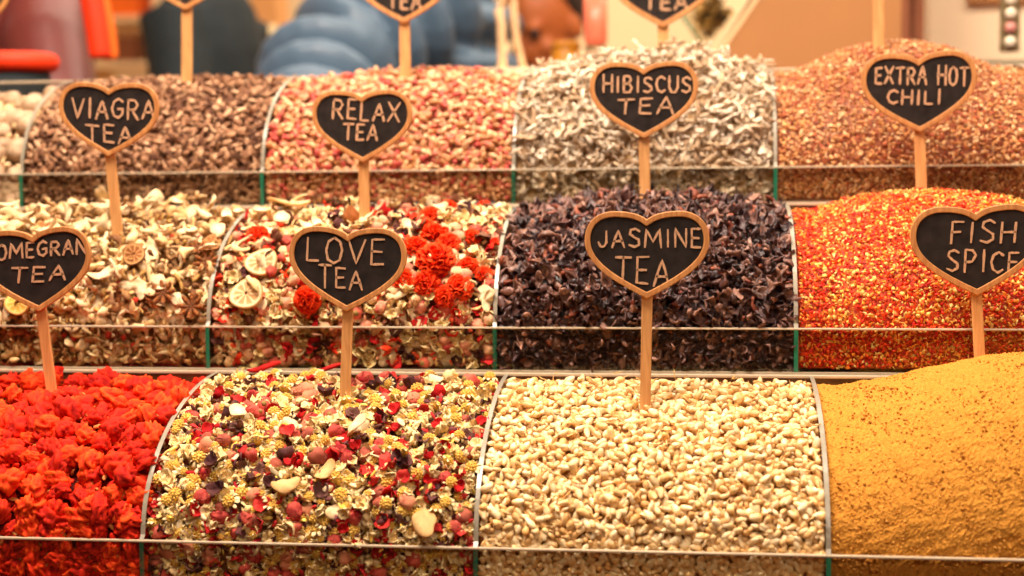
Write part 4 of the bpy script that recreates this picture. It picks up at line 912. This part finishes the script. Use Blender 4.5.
c = at(566, 60, Y); h_ = at(566, 42, Y)[2]-1.10; e = empty('mustard_tin', (c[0], Y, 1.10), 'mustard yellow tin beside the person bending in the cream coat', 'tin')
lathe('tin_body', [(13*px, 0), (14*px, .004), (14*px, h_-.012), (13.4*px, h_-.010)], M['tin'], e); lathe('lid', [(14.4*px, h_-.012), (14.4*px, h_-.002), (13.6*px, h_)], M['tin'], e)
c = at(596, 60, Y-.06); h_ = at(596, 47, Y-.06)[2]-1.10; e = empty('frosted_jar', (c[0], Y-.06, 1.10), 'small frosted glass jar carrying the coral tumbler', 'jar')
lathe('jar_body', [(11*px, 0), (13*px, .006), (13*px, h_-.02), (10*px, h_-.008)], M['jar'], e); lathe('lid', [(10.8*px, h_-.008), (10.8*px, h_)], M['silver'], e)
z0 = h_+1.10; h2 = .085; e = empty('coral_tumbler', (c[0], Y-.06, z0), 'coral pink tumbler standing on the frosted jar', 'tumbler'); lathe('tumbler_body', [(8*px, 0), (11*px, .008), (11.6*px, h2), (10.8*px, h2), (10.4*px, .012), (2*px, .010)], M['coral'], e)
# tote with pale handles between the jacket and the face
Y = 2.32; px = Y/F_PX; c = at(512, 90, Y); e = empty('tote_bag', (c[0], Y, 1.10), 'pale tote bag with two upright cream handles right of the blue puffer jacket', 'bag')
M['handle'] = plain('pale_handle', (240, 196, 146), .7, 30, .06)
V, F = lat([(0, 0)]*3, [.05, .055, .05], [.04, .045, .03], [0.001, .03, .10]); fused('bag_body', [(V, F)], M['cream'], e, .005, 2)
O = np.array(e.location)
for us in ([(503, 78), (502, 50), (501, 25), (499, 12), (503, 2), (512, -12), (516, -30)], [(526, 78), (517, 42), (514, 20), (513, 0), (511, -15), (509, -30)]):
    P = np.array([at(u, v, Y+(.012 if us[0][0] > 510 else 0))-O for u, v in us]); v_, f_ = tb(P, [6.0*px]*len(P), 10, .45); fused('handle', [(v_, f_)], M['handle'], e, .003, 2)
# tilted glass bin of herbs
Y = 2.34; px = Y/F_PX; e = empty('herb_bin', at(703, 46, Y), 'small tilted glass bin of dark gold herbs left of the tan board cabinet', 'bin'); O = np.array(e.location)
quad = [at(u, v, Y)-O for u, v in ((703, 46), (682, 16), (712, -16), (732, 16))]
qp = [(q[0], q[2]) for q in quad]; prism('glass_side', qp, 'y', 0, .003, [M['glass'], M['green']], e, mi=lambda i: 1 if i == 0 else 0); prism('glass_side', qp, 'y', .07, .073, [M['glass'], M['green']], e, mi=lambda i: 1 if i == 0 else 0)
a_, b2 = quad[0], quad[1]; v_, f_ = tb([a_+np.array([0, .002, 0]), b2+np.array([0, .002, 0])], [.0022, .0022], 6); link('glass_edge', mesh_np('glass_edge', v_, f_, mats=[M['green']]), e)
its = []; cen = np.mean(quad, 0)
for i in range(260):
    w4 = rng.dirichlet([1, 1, 1, 1]); p = sum(w4[j]*(quad[j]*.86+cen*.14+np.array([.006, 0, .004])) for j in range(4))+np.array([0, rng.uniform(.008, .062), 0])
    its.append((hv[i % len(hv)] if i else None, np.array(Matrix.Rotation(rng.uniform(0, 6), 3, Vector(rng.normal(size=3)))), p, rng.uniform(.010, .018), 1.0)) if False else its.append(p)
hv = mix(chip, [((92, 70, 40), (140, 106, 60)), ((190, 144, 70), (222, 180, 100)), ((70, 52, 34), (110, 84, 50))], 3)
big = [(hv[i % 9], np.array(Matrix.Rotation(rng.uniform(0, 6), 3, Vector(rng.normal(size=3)))), p, rng.uniform(.010, .018), 1.0) for i, p in enumerate(its)]
V, F, C, n0 = weld(big); h = link('herb_filling', mesh_np('herb_filling', np.vstack(V), np.vstack(F), np.vstack(C), mats=[M['organic']]), e); h['kind'] = 'stuff'
# prop block that carries the tilted bin
o = prism('prop_block', [(quad[0][0]+O[0]-.012, 1.10), (quad[0][0]+O[0]+.012, 1.10), (quad[0][0]+O[0]+.006, O[2]-.001), (quad[0][0]+O[0]-.006, O[2]-.001)], 'y', Y-.005, Y+.08, [M['pale_edge']]); tag(o, 'narrow wooden block propping up the tilted herb bin', 'block')
# shelf on the far wall with blurred goods, post and cup
Y = 5.4
e = empty('goods_shelf', (at(118, 50, Y)[0], Y, 0), 'tan shelf unit far behind, between the mauve and charcoal jackets', 'shelf'); O = np.array(e.location)
M['tan'] = plain('tan_shelf', (244, 208, 160), .8, 5, .05)
zA = at(118, 62, Y)[2]; zB = at(118, 33, Y)[2]; zC = at(118, 16, Y)[2]
boxes('shelf_board', [(-.14, .14, 0, .3, zA-.02, zA)], [M['tan']], e); boxes('shelf_board', [(-.14, .14, 0, .3, zC-.02, zC)], [M['tan']], e); boxes('side_board', [(-.16, -.14, 0, .3, 0, 2.0)], [M['tan']], e); boxes('side_board', [(.14, .16, 0, .3, 0, 2.0)], [M['tan']], e)
def goods(name, u0, u1, v0, z0, dep, mats, label, cat, lidm):
    a, b = at(u0, v0, Y+.03), at(u1, v0, Y+.03); h_ = a[2]-z0 if v0 < 900 else .1; e = empty(name, ((a[0]+b[0])/2, Y+.03, z0), label, cat); w2 = (b[0]-a[0])/2
    boxes('box_body', [(-w2, w2, 0, dep, 0, h_*.8)], [mats], e, .003); boxes('lid', [(-w2-.003, w2+.003, -.003, dep+.003, h_*.8, h_)], [lidm], e, .003)
goods('orange_box', 97, 137, -14, zC, .15, M['orange'], 'orange box with a red lid high on the shelf left of the charcoal jacket', 'box', M['red'])
goods('brown_box', 112, 134, 30, zA, .12, M['kraft2'], 'brown box low on the shelf left of the charcoal jacket', 'box', M['kraft'])
Y = 4.6; c = at(263, 40, Y); px = Y/F_PX; zt2 = at(263, 46, Y)[2]
o = boxes('wooden_post', [(at(249, 10, Y+.3)[0], at(279, 10, Y+.3)[0], Y+.3, Y+.42, 0, 3.1)], [wood('post_wood', (214, 146, 82), (234, 172, 106), .5)], bevel=.006); tag(o, 'tan wooden post far behind, left of the blue puffer jacket', 'post')
o = lathe('pedestal', [(.05, 0), (.05, .02), (.028, .04), (.024, zt2-.03), (.04, zt2-.015), (.04, zt2)], M['tan'], None); o.location = (c[0], Y, 0); tag(o, 'slim tan pedestal carrying the cream cup', 'pedestal')
e = empty('paper_cup', (c[0], Y, zt2), 'cream cup with a green band at its foot, in front of the tan post', 'cup'); M['gband'] = plain('green_band', (60, 170, 110), .5, 30, .05); M['cup'] = plain('cup_cream', (250, 226, 176), .6, 30, .03)
lathe('cup_body', [(12*px, 5*px), (15.5*px, 20*px), (15*px, 20*px), (11*px, 6*px)], M['cup'], e); lathe('band', [(11*px, 0), (12.3*px, 1*px), (12.6*px, 5*px), (11*px, 5*px)], M['gband'], e)
